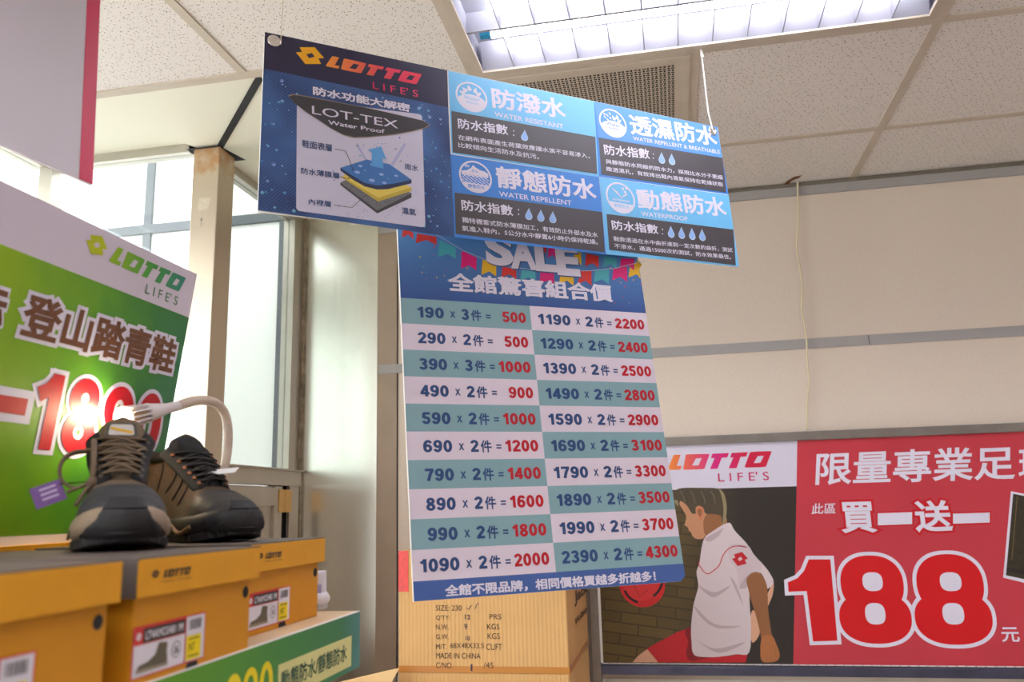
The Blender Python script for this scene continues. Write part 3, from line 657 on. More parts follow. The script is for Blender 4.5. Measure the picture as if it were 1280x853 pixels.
# eyelets and cords
for q, lab in (((342.5, 51.5), 1), ((890.5, 164), 2)):
    c = S.L(q); f = MB(); pr = [(.0065, 0), (.0125, 0), (.0135, .001), (.0125, .0025), (.009, .003), (.0065, .0015)]
    f.lathe(pr, M_eyelet, (c[0], c[1], .0), (0, 0, 1), 22); f.lathe([(.0, .0012), (.0065, .0012)], mat('eyelet_hole', (150, 140, 130), .6), (c[0], c[1], 0), (0, 0, 1), 18); e = f.build('eyelet', sg, True)
Minv = S.M.inverted()
def to_local(p): return Minv @ Vector(p)
f = MB(); top = at((876, 60), 2, CEIL); e2 = S.L((889.5, 163)); f.tube([to_local(top), (e2[0] - .004, e2[1] + .05, .004), (e2[0], e2[1], .0035)], .0018, M_cord, 6)
hk = to_local(top); f.tube([hk, hk + Vector((0, -.03, 0))], .004, M_cord, 8); f.build('cord', sg)
e1 = S.L((351, 46)); e0 = S.L((351, 56)); f = MB(); pt = Vector(S.M @ Vector((e1[0], e1[1], .002))); f.tube([(e0[0], e0[1], .0015), (e1[0], e1[1], .002), to_local((pt.x, pt.y + .01, CEIL))], .0009, mat('clear_line', (214, 202, 184), .4), 6); f.build('cord', sg)

# ---- price board hanging below and behind the sign
kB = 1.48
b0 = np.array([-.35093216, 1.04089339, .38325666]) * kB; b1 = np.array([-.02898199, 1.24729989, .38590571]) * kB; b3 = np.array([-.32123729, .97567445, -.10655356]) * kB
B = Sheet(b3 + up, b1 - b0, b0 - b3)
BC = [(502.5, 289), (801, 317), (852, 727), (510, 753)]
bw = B.L(BC[1])[0]; bl = B.L(BC[0]); bb = B.L(BC[3]); br = B.L(BC[2])
pb = empty('price_board', B.M, 'tall teal and white price list board headed SALE hanging below the blue sign', 'sign')
xl = (bl[0] + bb[0]) / 2; xr = (bw + br[0]) / 2; yt = bl[1] + .10; yb = (bb[1] + br[1]) / 2
f = MB(); f.prism([(xl, yb), (xr - .012, yb), (xr, yb + .010), (xr, yt), (xl, yt)], -.005, 0, P_edge); f.build('board_panel', pb)
vh = (B.L((503.9, 368.2))[1] + B.L((812, 396))[1]) / 2; vf = (B.L((509.7, 727))[1] + B.L((849.8, 706))[1]) / 2; um = (B.L((666.9, 384.7))[0] + B.L((689.6, 716))[0]) / 2
rh = (vh - vf) / 10
P_head = ramp_mat('print_sale_blue', 1, vh - .0, vh + .16, [(0, (50, 84, 150)), (.5, (70, 118, 182)), (1, (86, 142, 206))])
f = MB(); f.poly([(xl + .001, vh, .0003), (xr, vh, .0003), (xr, yt, .0003), (xl + .001, yt, .0003)], P_head); hd = f.build('header', pb)
z3 = lambda x, y: (490 + x / 3.459, 280 + y / 3.459)
cols = {'r': mat('print_flag_red', (214, 50, 40), .4), 't': mat('print_flag_teal', (74, 172, 186), .4), 'p': mat('print_flag_magenta', (222, 24, 120), .4), 'y': mat('print_flag_yellow', (232, 184, 32), .4)}
flags = [('r', (48, 20), (92, 38), 68), ('r', (108, 42), (192, 56), 92), ('t', (205, 70), (275, 103), 152), ('p', (303, 117), (365, 147), 202), ('y', (392, 155), (450, 172), 228), ('r', (478, 185), (537, 197), 240), ('t', (560, 200), (620, 208), 254), ('p', (643, 202), (700, 206), 268), ('y', (728, 210), (785, 222), 268), ('r', (810, 205), (862, 203), 268), ('t', (878, 200), (938, 195), 262), ('p', (957, 195), (1016, 185), 252), ('y', (1028, 185), (1088, 163), 240),
         ('r', (840, 128), (893, 140), 192), ('t', (918, 140), (970, 150), 196), ('p', (990, 150), (1047, 152), 202), ('y', (1060, 152), (1098, 156), 200), ('y', (790, 115), (818, 128), 182), ('p', (678, 95), (712, 112), 156), ('r', (630, 80), (668, 95), 132)]
f = MB()
for n_, (c, a, b, yb_) in enumerate(flags):
    A, B_ = B.L(z3(*a)), B.L(z3(*b)); B_ = (min(B_[0], xr - .001), B_[1]); d = B.L(z3(b[0], yb_)); d = (min(d[0], xr - .001), d[1]); e = B.L(z3((a[0] + b[0]) / 2, yb_ - 22)); d0 = B.L(z3(a[0] - 6, yb_ - 8))
    f.poly([(A[0], A[1], .0006 + n_ * 1e-6), (d0[0], d0[1], .0006 + n_ * 1e-6), (e[0], e[1], .0006 + n_ * 1e-6), (d[0], d[1], .0006 + n_ * 1e-6), (B_[0], B_[1], .0006 + n_ * 1e-6)], cols[c])
ln = mat('print_pale_string', (186, 196, 220), .5)
B.line(f, [z3(*q) for q in ((150, 25), (210, 58), (300, 112), (400, 155), (480, 180), (600, 198), (720, 206), (860, 203), (960, 193), (1100, 160))], .0012, .0008, ln)
rnd = random.Random(11)
for k in range(60):
    x, y = rnd.uniform(120, 1095), rnd.uniform(90, 350)
    if 240 < x < 950 and 195 < y < 355: continue
    u, v = B.L(z3(x, y)); 
    if v < vh + .004: continue
    r_ = rnd.uniform(.0009, .002); f.poly([(a, b, .0005) for a, b in [(u - r_, v - r_ * .6), (u + r_ * .6, v - r_), (u + r_, v + r_ * .7), (u - r_ * .5, v + r_)]], cols[rnd.choice('rtpypy')])
f.build('bunting', hd)
f = MB(); A, B_ = B.L(z3(408, 200)), B.L(z3(815, 40)); mid = B.L(z3(610, 200))
sx = (B_[0] - A[0]) / 4.1
for i, (ch, xa, xb, yb0_) in enumerate((('S', 408, 528, 182), ('A', 515, 630, 198), ('L', 624, 722, 208), ('E', 716, 815, 226))):
    l = B.L(z3(xa, yb0_)); r_ = B.L(z3(xb, yb0_)); y0_ = B.L(z3((xa + xb) / 2, yb0_))[1]
    lay(f, ch, l[0] + .002, y0_ - .003, r_[0] + .002, y0_ + .072, .0010, mat('print_sale_shadow', (58, 84, 140), .5), .05); lay(f, ch, l[0], y0_, r_[0], y0_ + .075, .0013, P_white, .05)
f.build('sale_lettering', hd)
f = MB(); B.text(f, '全館驚喜組合價', z3(242, 292), z3(948, 264), .0012, P_white, .034); f.build('heading_lettering', hd)
P_teal = mat('print_teal', (134, 172, 182), .42); P_pale = mat('print_pale_pink_white', (224, 212, 228), .42)
P_dig = mat('print_digit_blue', (40, 72, 126), .42); P_dred = mat('print_digit_red', (190, 18, 40), .42)
rows = [('190', '3', '500', '1190', '2200'), ('290', '2', '500', '1290', '2400'), ('390', '3', '1000', '1390', '2500'), ('490', '2', '900', '1490', '2800'), ('590', '2', '1000', '1590', '2900'),
        ('690', '2', '1200', '1690', '3100'), ('790', '2', '1400', '1790', '3300'), ('890', '2', '1600', '1890', '3500'), ('990', '2', '1800', '1990', '3700'), ('1090', '2', '2000', '2390', '4300')]
for i, (a, q, t, a2, t2) in enumerate(rows):
    y1 = vh - rh * i; y0 = y1 - rh; yd0 = y0 + rh * .27; yd1 = y0 + rh * .69
    for side in (0, 1):
        xa, xb = ((xl + .001, um), (um, xr))[side]; W = xb - xa; f = MB()
        f.poly([(xa, y0, .0003), (xb, y0, .0003), (xb, y1, .0003), (xa, y1, .0003)], P_teal if (i + side) % 2 == 0 else P_pale); row = f.build('price_row', pb)
        X = lambda u: xa + W * u
        f = MB()
        spec = [(a, .315 - (.272 if len(a) == 4 else .205), .315, 0), ('x', .362, .402, .1), (q, .447, .507, 0), ('件', .522, .604, -.03), ('=', .638, .676, .12)] if side == 0 else \
               [(a2, .052, .325, 0), ('x', .37, .408, .1), (q if 0 else '2', .45, .513, 0), ('件', .53, .606, -.03), ('=', .637, .676, .12)]
        for s_, u0, u1, dy in spec:
            if s_ == 'x': lay(f, s_, X(u0), yd0 + rh * .06, X(u1), yd0 + rh * .31, .0006, P_dig, .02)
            elif s_ == '=': lay(f, s_, X(u0), yd0 + rh * .11, X(u1), yd0 + rh * .26, .0006, P_dig, .018)
            elif s_ == '件': lay(f, s_, X(u0), yd0 - rh * .03, X(u1), yd1, .0006, P_dig, .026)
            else: numerals(f, s_, X(u0), yd0, X(u1), yd1, .0006, P_dig)
        f.build('quantity_lettering', row); f = MB()
        if side == 0: numerals(f, t, X(.958 - (.257 if len(t) == 4 else .19)), yd0, X(.958), yd1, .0006, P_dred)
        else: numerals(f, t2, X(.705), yd0, X(.966), yd1, .0006, P_dred)
        f.build('total_lettering', row)
f = MB(); f.poly([(xl + .001, yb, .0003), (xr - .012, yb, .0003), (xr, yb + .010, .0003), (xr, vf, .0003), (xl + .001, vf, .0003)], mat('print_footer_blue', (66, 98, 166), .4)); ft = f.build('footer', pb)
z4 = lambda x, y: (490 + x / 3.2816, 510 + y / 3.2816)
f = MB(); B.text(f, '全館不限品牌，相同價格買越多折越多！', z4(218, 778), z4(1078, 668), .0006, P_white, .034); f.build('lettering', ft)
# short cords tying it to the sign in front
f = MB()
Bi = B.M.inverted()
for u in (.12, .88):
    p = Vector((xl + (xr - xl) * u, yt - .02, 0)); wv_ = B.M @ p; s0 = S.M @ Vector(((S.M.inverted() @ wv_).x, (S.M.inverted() @ wv_).y, -.0068))
    f.tube([p + Vector((0, 0, -.006)), p + Vector((0, 0, .002)), Bi @ s0], .0015, M_cord, 6)
f.build('cord', pb)

def grow(P, d):
    n = len(P); out = []; area = sum(P[i][0] * P[(i + 1) % n][1] - P[(i + 1) % n][0] * P[i][1] for i in range(n)); sg_ = 1 if area > 0 else -1
    for i in range(n):
        p, a, b = Vector(P[i]), Vector(P[i - 1]), Vector(P[(i + 1) % n]); n1 = Vector(((p - a).y, -(p - a).x)).normalized() * sg_; n2 = Vector(((b - p).y, -(b - p).x)).normalized() * sg_
        m_ = (n1 + n2); m_ = m_ / max(.35, m_.dot(n1)) if m_.length else n1; out.append(tuple(p + m_ * d))
    return out

# ================================================================== framed poster on the back wall
YP = YB - .035
W = Sheet((-.30, YP, CAMZ - .545), (1, 0, 0), (0, 0, 1))
wp = empty('framed_poster', W.M, 'red framed wall poster with big 188 price and a boy kicking a ball', 'poster')
XE = 2.0; fl = W.L((738.5, 790))[0]; fi = W.L((752.5, 790))[0]; fb0 = W.L((1130, 847))[1]; fb1 = W.L((1130, 832))[1]; ft1 = W.L((1130, 535))[1]; ft0 = W.L((1130, 546))[1]
M_steelf = mat('worn_steel_frame', (150, 146, 144), .32, .85, noise=.12, nscale=14)
f = MB(); f.box(fi - .002, XE, fb1 - .004, ft0 + .004, -.012, 0, P_edge); f.build('backing', wp)
f = MB(); f.box(fl, fi - .008, fb0 - .25, ft1, -.03, .012, M_steelf, .002); f.build('frame_side', wp)
f = MB(); f.box(fi - .008, fi, fb1, ft0, -.012, .006, P_edge); f.build('frame_bead', wp)
f = MB(); f.box(fl - .001, XE, ft0, ft1 + .001, -.03, .0125, M_steelf, .002); f.build('frame_top', wp)
f = MB(); f.box(fi - .008, XE, fb0, fb1 - .006, -.03, .012, mat('blue_steel_frame', (92, 94, 118), .3, .85, noise=.15, nscale=9), .002); f.build('frame_bottom', wp)
f = MB(); f.box(XE, XE + .03, fb0, ft1, -.03, .012, M_steelf, .002); f.build('frame_side', wp)
f = MB()
for k in range(60):
    x = fi + .02 + k * .029; f.box(x, x + .002, fb1 - .003, fb1 + .001, .0, .004, M_steelf)
o = f.build('frame_staple', wp); o['kind'] = 'stuff'
rX = W.L((996.5, 551))[0]; rX2 = W.L((991.5, 830))[0]
f = MB(); f.poly([(rX, ft0, .0004), (rX2, fb1, .0004), (XE, fb1, .0004), (XE, ft0, .0004)], mat('print_poster_red', (198, 56, 72), .35, noise=.06, nscale=2.5)); f.build('red_field', wp)
hy0 = W.L((838, 612))[1]; hy1 = W.L((995, 609))[1]; hy = (hy0 + hy1) / 2
f = MB(); f.poly([(fi, hy, .0004), (rX + (rX2 - rX) * .2, hy, .0004), (rX, ft0, .0004), (fi, ft0, .0004)], mat('print_header_lilac', (214, 208, 228), .4))
lg = f.build('header', wp)
M_wm2 = ramp_mat('print_sunset_ramp_two', 0, W.L((834, 585))[0], W.L((965, 570))[0], [(0, (240, 140, 44)), (.2, (232, 96, 84)), (.45, (214, 20, 124)), (.75, (206, 10, 64)), (1, (210, 14, 60))])
f = MB(); a = W.L((834.5, 588)); b = W.L((964.5, 564)); wordmark(f, a[0], a[1] , b[0], b[1], .0008, M_wm2)
W.text(f, "L I F E' S", (898, 602.5), (960.5, 589.5), .0008, mat('print_magenta', (200, 10, 92), .4), .003); f.build('logo', lg)
# printed picture: boy with a ball before a dim brick wall
def brick_print():
    m = mat('print_brick_wall', (90, 72, 40), .4); nd, lk, b = nodes_of(m); tc = nd.new('ShaderNodeTexCoord')
    mp = nd.new('ShaderNodeMapping'); mp.inputs['Rotation'].default_value = (0, 0, .13); lk.new(tc.outputs['Object'], mp.inputs[0])
    br_ = nd.new('ShaderNodeTexBrick'); br_.inputs['Scale'].default_value = 6.0; br_.inputs['Mortar Size'].default_value = .016; br_.inputs['Brick Width'].default_value = .75; br_.inputs['Row Height'].default_value = .22
    br_.inputs['Color1'].default_value = (*lin((104, 84, 44)), 1); br_.inputs['Color2'].default_value = (*lin((86, 70, 38)), 1); br_.inputs['Mortar'].default_value = (*lin((70, 55, 32)), 1); lk.new(mp.outputs[0], br_.inputs[0])
    s = nd.new('ShaderNodeSeparateXYZ'); lk.new(tc.outputs['Object'], s.inputs[0]); mr = nd.new('ShaderNodeMapRange'); mr.inputs[1].default_value = .25; mr.inputs[2].default_value = .52; lk.new(s.outputs[0], mr.inputs[0])
    mx = nd.new('ShaderNodeMix'); mx.data_type = 'RGBA'; mx.inputs[7].default_value = (*lin((44, 38, 36)), 1); lk.new(mr.outputs[0], mx.inputs[0]); lk.new(br_.outputs[0], mx.inputs[6]); lk.new(mx.outputs[2], b.inputs['Base Color'])
    return m
f = MB(); f.poly([(fi, fb1, .0004), (rX2, fb1, .0004), (rX + (rX2 - rX) * .2, hy, .0004), (fi, hy, .0004)], brick_print()); pc = f.build('printed_picture', wp)
zb = lambda L: [(780 + x / 3.552, 600 + y / 3.552) for x, y in L]
skin = mat('print_skin', (196, 140, 104), .42); skind = mat('print_skin_brown', (150, 98, 62), .42); skinl = mat('print_skin_pale', (222, 170, 140), .42)
shirt = mat('print_shirt_white', (216, 200, 206), .42); shirt2 = mat('print_shirt_fold', (188, 168, 176), .42); red = mat('print_kit_red', (196, 24, 40), .42); redd = mat('print_kit_dark_red', (140, 14, 30), .42)
hair = mat('print_hair', (76, 64, 48), .5); hair2 = mat('print_hair_light', (148, 134, 100), .5)
def smooth(L, n=4):
    P = [Vector(p) for p in L]; N = len(P); out = []
    for i in range(N):
        p0, p1, p2, p3 = P[i - 1], P[i], P[(i + 1) % N], P[(i + 2) % N]
        for k in range(n):
            t = k / n; out.append(tuple(.5 * ((2 * p1) + (p2 - p0) * t + (2 * p0 - 5 * p1 + 4 * p2 - p3) * t * t + (3 * p1 - p0 - 3 * p2 + p3) * t ** 3)))
    return out
def bp(mb, L, h, m, sm=True): W.poly(mb, zb(smooth(L) if sm else L), h, m)
yb_px = 811
f = MB()
bp(f, [(600, 590), (640, 500), (664, 455), (660, 510), (640, 560), (610, 640), (598, 695), (568, 722), (560, 640), (570, 580)], .0006, skinl); f.build('printed_rear_arm', pc); f = MB()
bp(f, [(38, yb_px), (60, 785), (85, 765), (105, 752), (155, yb_px)], .0006, skinl, False); f.build('printed_knee', pc); f = MB()
bp(f, [(244, 90), (262, 135), (276, 160), (272, 190), (268, 200), (284, 212), (288, 226), (298, 234), (304, 250), (322, 263), (350, 262), (362, 248), (372, 262), (450, 205), (446, 150), (400, 90), (300, 60)], .0010, skin)
bp(f, [(362, 160), (352, 200), (362, 246), (395, 235), (448, 205), (446, 160), (400, 140)], .0012, skind)
bp(f, [(320, 128), (338, 118), (354, 130), (352, 158), (342, 180), (330, 165)], .0016, mat('print_ear', (206, 124, 90), .42))
bp(f, [(324, 138), (338, 128), (346, 140), (338, 166)], .00165, skind)
f.build('printed_face', pc)
f = MB()
bp(f, [(222, 60), (250, 38), (340, 36), (420, 40), (445, 70), (452, 115), (448, 165), (436, 192), (428, 160), (390, 152), (362, 150), (350, 124), (330, 116), (318, 128), (318, 150), (300, 148), (282, 118), (262, 100), (248, 96), (244, 118), (228, 100)], .0014, hair)
bp(f, [(420, 40), (444, 62), (456, 120), (450, 180), (438, 196), (442, 130), (432, 70)], .0015, hair2)
for k in range(12):
    x = 250 + 15 * k; W.line(f, zb([(x, 50), (x + 14, 74), (x + 20, 104)]), .0012, .0015, hair2 if k % 3 == 0 else mat('print_hair_dark', (52, 44, 34), .5))
bp(f, [(222, 92), (238, 92), (242, 118), (230, 108)], .0016, hair2)
f.build('printed_hair', pc)
f = MB()
bp(f, [(440, 200), (470, 192), (484, 214), (500, 236), (545, 284), (570, 330), (610, 368), (645, 412), (664, 456), (636, 484), (628, 450), (604, 412), (572, 410), (558, 470), (558, 560), (564, 640), (556, 766), (500, 775), (440, 784), (380, 788), (312, 778), (300, 720), (298, 650), (308, 560), (318, 520), (330, 470), (322, 410), (335, 370), (345, 300), (360, 255), (400, 225)], .0018, shirt)
bp(f, [(470, 290), (545, 290), (575, 330), (608, 372), (604, 414), (572, 412), (545, 440), (512, 482), (500, 400), (468, 350)], .0020, mat('print_sleeve', (208, 190, 198), .42))
for L in ([(330, 470), (400, 500), (470, 470), (440, 500), (390, 522)], [(312, 560), (400, 640), (520, 650), (420, 660), (350, 620)], [(470, 430), (500, 470), (530, 560), (500, 500)], [(310, 700), (400, 750), (540, 720), (420, 770)], [(360, 262), (410, 232), (440, 215), (420, 250), (380, 275)]):
    bp(f, L, .0019, shirt2)
bp(f, [(512, 482), (530, 445), (556, 418), (572, 412), (560, 450), (545, 478)], .0021, shirt2)
W.line(f, zb(smooth([(336, 362), (345, 395), (370, 418), (405, 398), (425, 375), (440, 335), (465, 306), (500, 294), (545, 300), (500, 292), (463, 303), (437, 333)])[:36]), .003, .0023, red)
a = W.L(zb([(482, 384)])[0]); b = W.L(zb([(548, 320)])[0]); emblem(f, a[0], a[1], b[0], b[1], .0024, red)
f.build('printed_shirt', pc)
f = MB()
bp(f, [(102, 750), (150, 722), (240, 675), (296, 658), (306, 772), (380, 788), (470, 782), (550, 768), (540, yb_px), (152, yb_px)], .0017, red, False)
bp(f, [(270, 675), (296, 660), (306, 772), (290, 800), (275, 770), (285, 720)], .00175, redd); bp(f, [(306, 772), (380, 788), (330, 800), (300, 806)], .00175, redd)
f.build('printed_shorts', pc)
f = MB()
bp(f, [(544, 440), (572, 412), (604, 416), (632, 462), (638, 520), (640, 580), (650, 650), (657, 690), (672, 720), (690, 768), (688, 792), (676, 806), (640, 812), (614, 808), (605, 780), (612, 740), (606, 690), (590, 620), (566, 540), (550, 480)], .0022, skind)
bp(f, [(612, 700), (655, 692), (676, 730), (690, 770), (686, 796), (660, 808), (620, 806), (606, 780)], .0023, mat('print_hand', (180, 112, 66), .42))
for L in ([(672, 764), (676, 790), (664, 806)], [(650, 780), (652, 800)], [(632, 786), (634, 804)], [(660, 735), (676, 762), (690, 770)]): W.line(f, zb(L), .0018, .0025, skind)
f.build('printed_arm', pc)
f = MB(); c = W.L((802.5, 730)); R_ = abs(W.L((831, 735))[0] - c[0]) * 1.02
f.poly([(a, b, .0008) for a, b in disc(c[0], c[1], R_, 40)], mat('print_ball_red', (216, 36, 44), .4)); f.poly([(a - .006, b + .006, .0009) for a, b in disc(c[0], c[1], R_ * .8, 32)], mat('print_ball_red_light', (226, 52, 58), .4))
for a0, a1, rr in ((200, 260, .82), (300, 352, .9)): line(f, [(c[0] + R_ * rr * math.cos(math.radians(t)), c[1] + R_ * rr * math.sin(math.radians(t)) + (.02 if a0 == 300 else 0)) for t in range(a0, a1, 6)], .008, .0011, mat('print_black', (34, 32, 36), .4))
line(f, [(c[0] - .03, c[1] + .0), (c[0] - .012, c[1] - .045), (c[0] + .02, c[1] - .02)], .002, .0011, redd)
f.build('printed_ball', pc)
# red half: headline, offer and price
f = MB(); W.text(f, '限量專業足', (1019, 607), (1269, 557), .0010, P_white, .017, .14)
a = W.L((1273, 600)); b = W.L((1272, 560)); hgt = b[1] - a[1]; lay(f, '球', a[0], a[1], a[0] + hgt * 1.05, b[1], .0010, P_white, .017, .14); f.build('headline_lettering', wp)
f = MB(); W.text(f, '此區', (1014.2, 643), (1044.8, 629), .0010, P_white, .01, .14)
f.build('area_lettering', wp)
f = MB(); 
for ch, LB, RT in (('買', (1052, 667), (1093, 627)), ('送', (1145, 666), (1187, 625))): W.text(f, ch, LB, RT, .0008, P_red, .026, .0, .07)
bars = [[W.L(p) for p in q][::-1] for q in (((1097, 657), (1140, 655.5), (1140, 640.5), (1097, 642)), ((1191, 655), (1237, 653.5), (1237, 641), (1191, 642.5)))]
for P in bars: f.poly([(x, y, .0010) for x, y in grow(P, .005)], P_red)
f.build('offer_outline', wp)
f = MB(); 
for ch, LB, RT in (('買', (1052, 667), (1093, 627)), ('送', (1145, 666), (1187, 625))): W.text(f, ch, LB, RT, .0016, P_white, .026, .0)
for P in bars: f.poly([(x, y, .0017) for x, y in P], P_white)
f.build('offer_lettering', wp)
g8 = lambda x, y: (740 + x / 2.3704, 530 + y / 2.3704)
f = MB(); p8red = mat('print_price_red', (212, 4, 22), .38)
one = [(580, 470), (608, 458), (628, 436), (642, 402), (706, 402), (727, 643), (655, 645), (636, 496), (582, 498)]
cen = Vector((650, 520))
P1 = [W.L(g8(*q)) for q in one]
f.poly([(x, y, .0010) for x, y in grow(P1, .012)], P_white); f.poly([(x, y, .0014) for x, y in P1], p8red)
for en, (cx, w1, w2, t0_, b0_) in enumerate(((831, 92, 108, 390, 652), (1062, 98, 116, 386, 655))):
    for kk, m_, h_ in ((.012, P_white, .0011 + en * .0001), (0, p8red, .0015 + en * .0001)):
        c1 = W.L(g8(cx - 2, 475)); c2 = W.L(g8(cx + 8, 575)); ra = abs(W.L(g8(cx + w1, 475))[0] - c1[0]); rb = abs(W.L(g8(cx + 8 + w2, 575))[0] - c2[0]); ha = abs(W.L(g8(cx, t0_))[1] - c1[1]); hb = abs(W.L(g8(cx, b0_))[1] - c2[1])
        sup = lambda c, a, b, n_: [(c[0] + a * math.copysign(abs(math.cos(t)) ** (2 / n_), math.cos(t)), c[1] + b * math.copysign(abs(math.sin(t)) ** (2 / n_), math.sin(t))) for t in [2 * math.pi * i / 48 for i in range(48)]]
        f.poly([(x, y, h_) for x, y in sup(c1, ra + kk, ha + kk, 2.3)], m_); f.poly([(x, y, h_ + .00003) for x, y in sup(c2, rb + kk, hb + kk, 2.3)], m_)
    hw = w1 * .31
    for yy, hh in ((468, 28), (563, 32)):
        c = W.L(g8(cx + (0 if yy < 500 else 8), yy)); a = abs(W.L(g8(cx + hw, yy))[0] - W.L(g8(cx, yy))[0]); f.poly([(x, y, .0018) for x, y in sup(c, a * 1.05, abs(W.L(g8(cx, yy + hh))[1] - c[1]), 2.6)], P_white)
W.text(f, '元', (1252.6, 803), (1272.6, 784.5), .0010, P_white, .02); f.build('price_lettering', wp)
f = MB(); W.poly(f, [(1263.5, 614.3), (1400, 642), (1400, 758), (1253.8, 722.5)], .0008, P_white); W.poly(f, [(1266.3, 617.5), (1400, 645), (1400, 750), (1257.3, 719.5)], .0011, mat('print_dark_photo', (52, 46, 34), .4, noise=.25, nscale=60))
W.line(f, [(1271.5, 620), (1264.5, 700)], .003, .0013, mat('print_goalpost', (110, 92, 54), .4)); W.line(f, [(1258, 712), (1290, 718), (1330, 728)], .012, .0012, mat('print_black', (34, 32, 36), .4)); f.build('inset_photo', wp)

# ================================================================== green poster standing behind the shoes
SHELF_Z = CAMZ - .149; LID_Z = CAMZ - .0357
y0p = 1.25; POSTER_Z = LID_Z + .0050
gt = at((246, 343), 1, y0p); gb = at((207, 555), 1, y0p); mm = (gt - gb) / (gt[2] - gb[2]); gbot = gb + mm * (POSTER_Z - gb[2])
G = Sheet(gbot, (0, 1, 0), gt - gbot)
gp = empty('green_poster', G.M, 'green and white price poster with brown characters standing on the shoe boxes behind the boots', 'poster')
gh = float(np.linalg.norm(gt - gbot)); GW = .60
f = MB(); f.box(-GW, 0, 0, gh, -.005, 0, P_edge); f.build('board_panel', gp)
def foliage_print():
    m = mat('print_green_meadow', (60, 140, 50), .4); nd, lk, b = nodes_of(m); tc = nd.new('ShaderNodeTexCoord'); s = nd.new('ShaderNodeSeparateXYZ'); lk.new(tc.outputs['Object'], s.inputs[0])
    mr = nd.new('ShaderNodeMapRange'); mr.inputs[1].default_value = -.42; mr.inputs[2].default_value = 0.02; lk.new(s.outputs[0], mr.inputs[0])
    n = nd.new('ShaderNodeTexNoise'); n.inputs['Scale'].default_value = 16; n.inputs['Detail'].default_value = 5; lk.new(tc.outputs['Object'], n.inputs[0])
    ma = nd.new('ShaderNodeMath'); ma.operation = 'MULTIPLY_ADD'; ma.inputs[1].default_value = .4; ma.inputs[2].default_value = -.2; lk.new(n.outputs['Fac'], ma.inputs[0])
    ad = nd.new('ShaderNodeMath'); ad.operation = 'ADD'; lk.new(mr.outputs[0], ad.inputs[0]); lk.new(ma.outputs[0], ad.inputs[1])
    r = nd.new('ShaderNodeValToRGB'); e = r.color_ramp.elements; e.new(.5); e.new(.75)
    for k, (p, c) in enumerate(((0, (146, 184, 20)), (.45, (92, 156, 34)), (.75, (52, 128, 52)), (1, (44, 122, 84)))): e[k].position = p; e[k].color = (*lin(c), 1)
    lk.new(ad.outputs[0], r.inputs[0]); lk.new(r.outputs[0], b.inputs['Base Color']); return m
hb0 = G.L((0, 305)); hb1 = G.L((238, 398))
f = MB(); f.poly([(-GW, .012, .0004), (0, .012, .0004), (0, hb1[1], .0004), (-GW, hb0[1] + (hb0[1] - hb1[1]) * .4, .0004)], foliage_print()); f.build('green_field', gp)
f = MB(); f.poly([(-GW, hb0[1] + (hb0[1] - hb1[1]) * .4, .0004), (0, hb1[1], .0004), (0, gh, .0004), (-GW, gh, .0004)], mat('print_poster_white', (216, 206, 222), .4)); hdg = f.build('header', gp)
M_wm3 = ramp_mat('print_green_ramp', 0, G.L((136, 325))[0], G.L((232, 350))[0], [(0, (150, 190, 20)), (.5, (70, 160, 60)), (1, (34, 134, 120))])
f = MB(); a = G.L((135.5, 327)); b = G.L((232, 347.5)); wordmark(f, a[0], a[1], b[0], b[1], .0009, M_wm3)
a = G.L((104.5, 312)); b = G.L((134.5, 307)); t_ = G.L((121, 292.5)); u_ = G.L((119, 320)); emblem(f, a[0], u_[1], b[0], t_[1], .0009, mat('print_lime', (186, 196, 16), .4))
G.text(f, "L I F E' S", (180.7, 366.5), (222.5, 371), .0009, mat('print_dark_green', (34, 120, 70), .4), .004); f.build('logo', hdg)
P_brown = mat('print_brown', (112, 70, 44), .42)
f = MB()
for body, LB, RT in (('登山踏青鞋', (20, 419), (222.5, 426)), ('示', (-28, 407), (12, 366))):
    G.text(f, body, LB, RT, .0009, P_white, .03, .06, .09); G.text(f, body, LB, RT, .0016, P_brown, .03, .06)
f.build('title_lettering', gp)
f = MB(); a = G.L((26, 560)); b = G.L((206, 496)); t1 = G.L((62, 466)); 
numerals(f, '1890', a[0], a[1], b[0], t1[1], .0009, P_white, .20, .065, .09); numerals(f, '1890', a[0], a[1], b[0], t1[1], .0016, P_red, .20, 0, .09)
x_, y_ = G.L((24, 508)); f.poly([(x_ - .05, y_ - .022, .0009), (x_ + .022, y_ - .022, .0009), (x_ + .022, y_ + .022, .0009), (x_ - .05, y_ + .022, .0009)], P_white); f.poly([(x_ - .045, y_ - .011, .0016), (x_ + .011, y_ - .011, .0016), (x_ + .011, y_ + .011, .0016), (x_ - .045, y_ + .011, .0016)], P_red)
f.build('price_lettering', gp)
f = MB(); f.poly([(-GW, 0, .0003), (0, 0, .0003), (0, .012, .0003), (-GW, .012, .0003)], P_edge); f.build('border', gp)

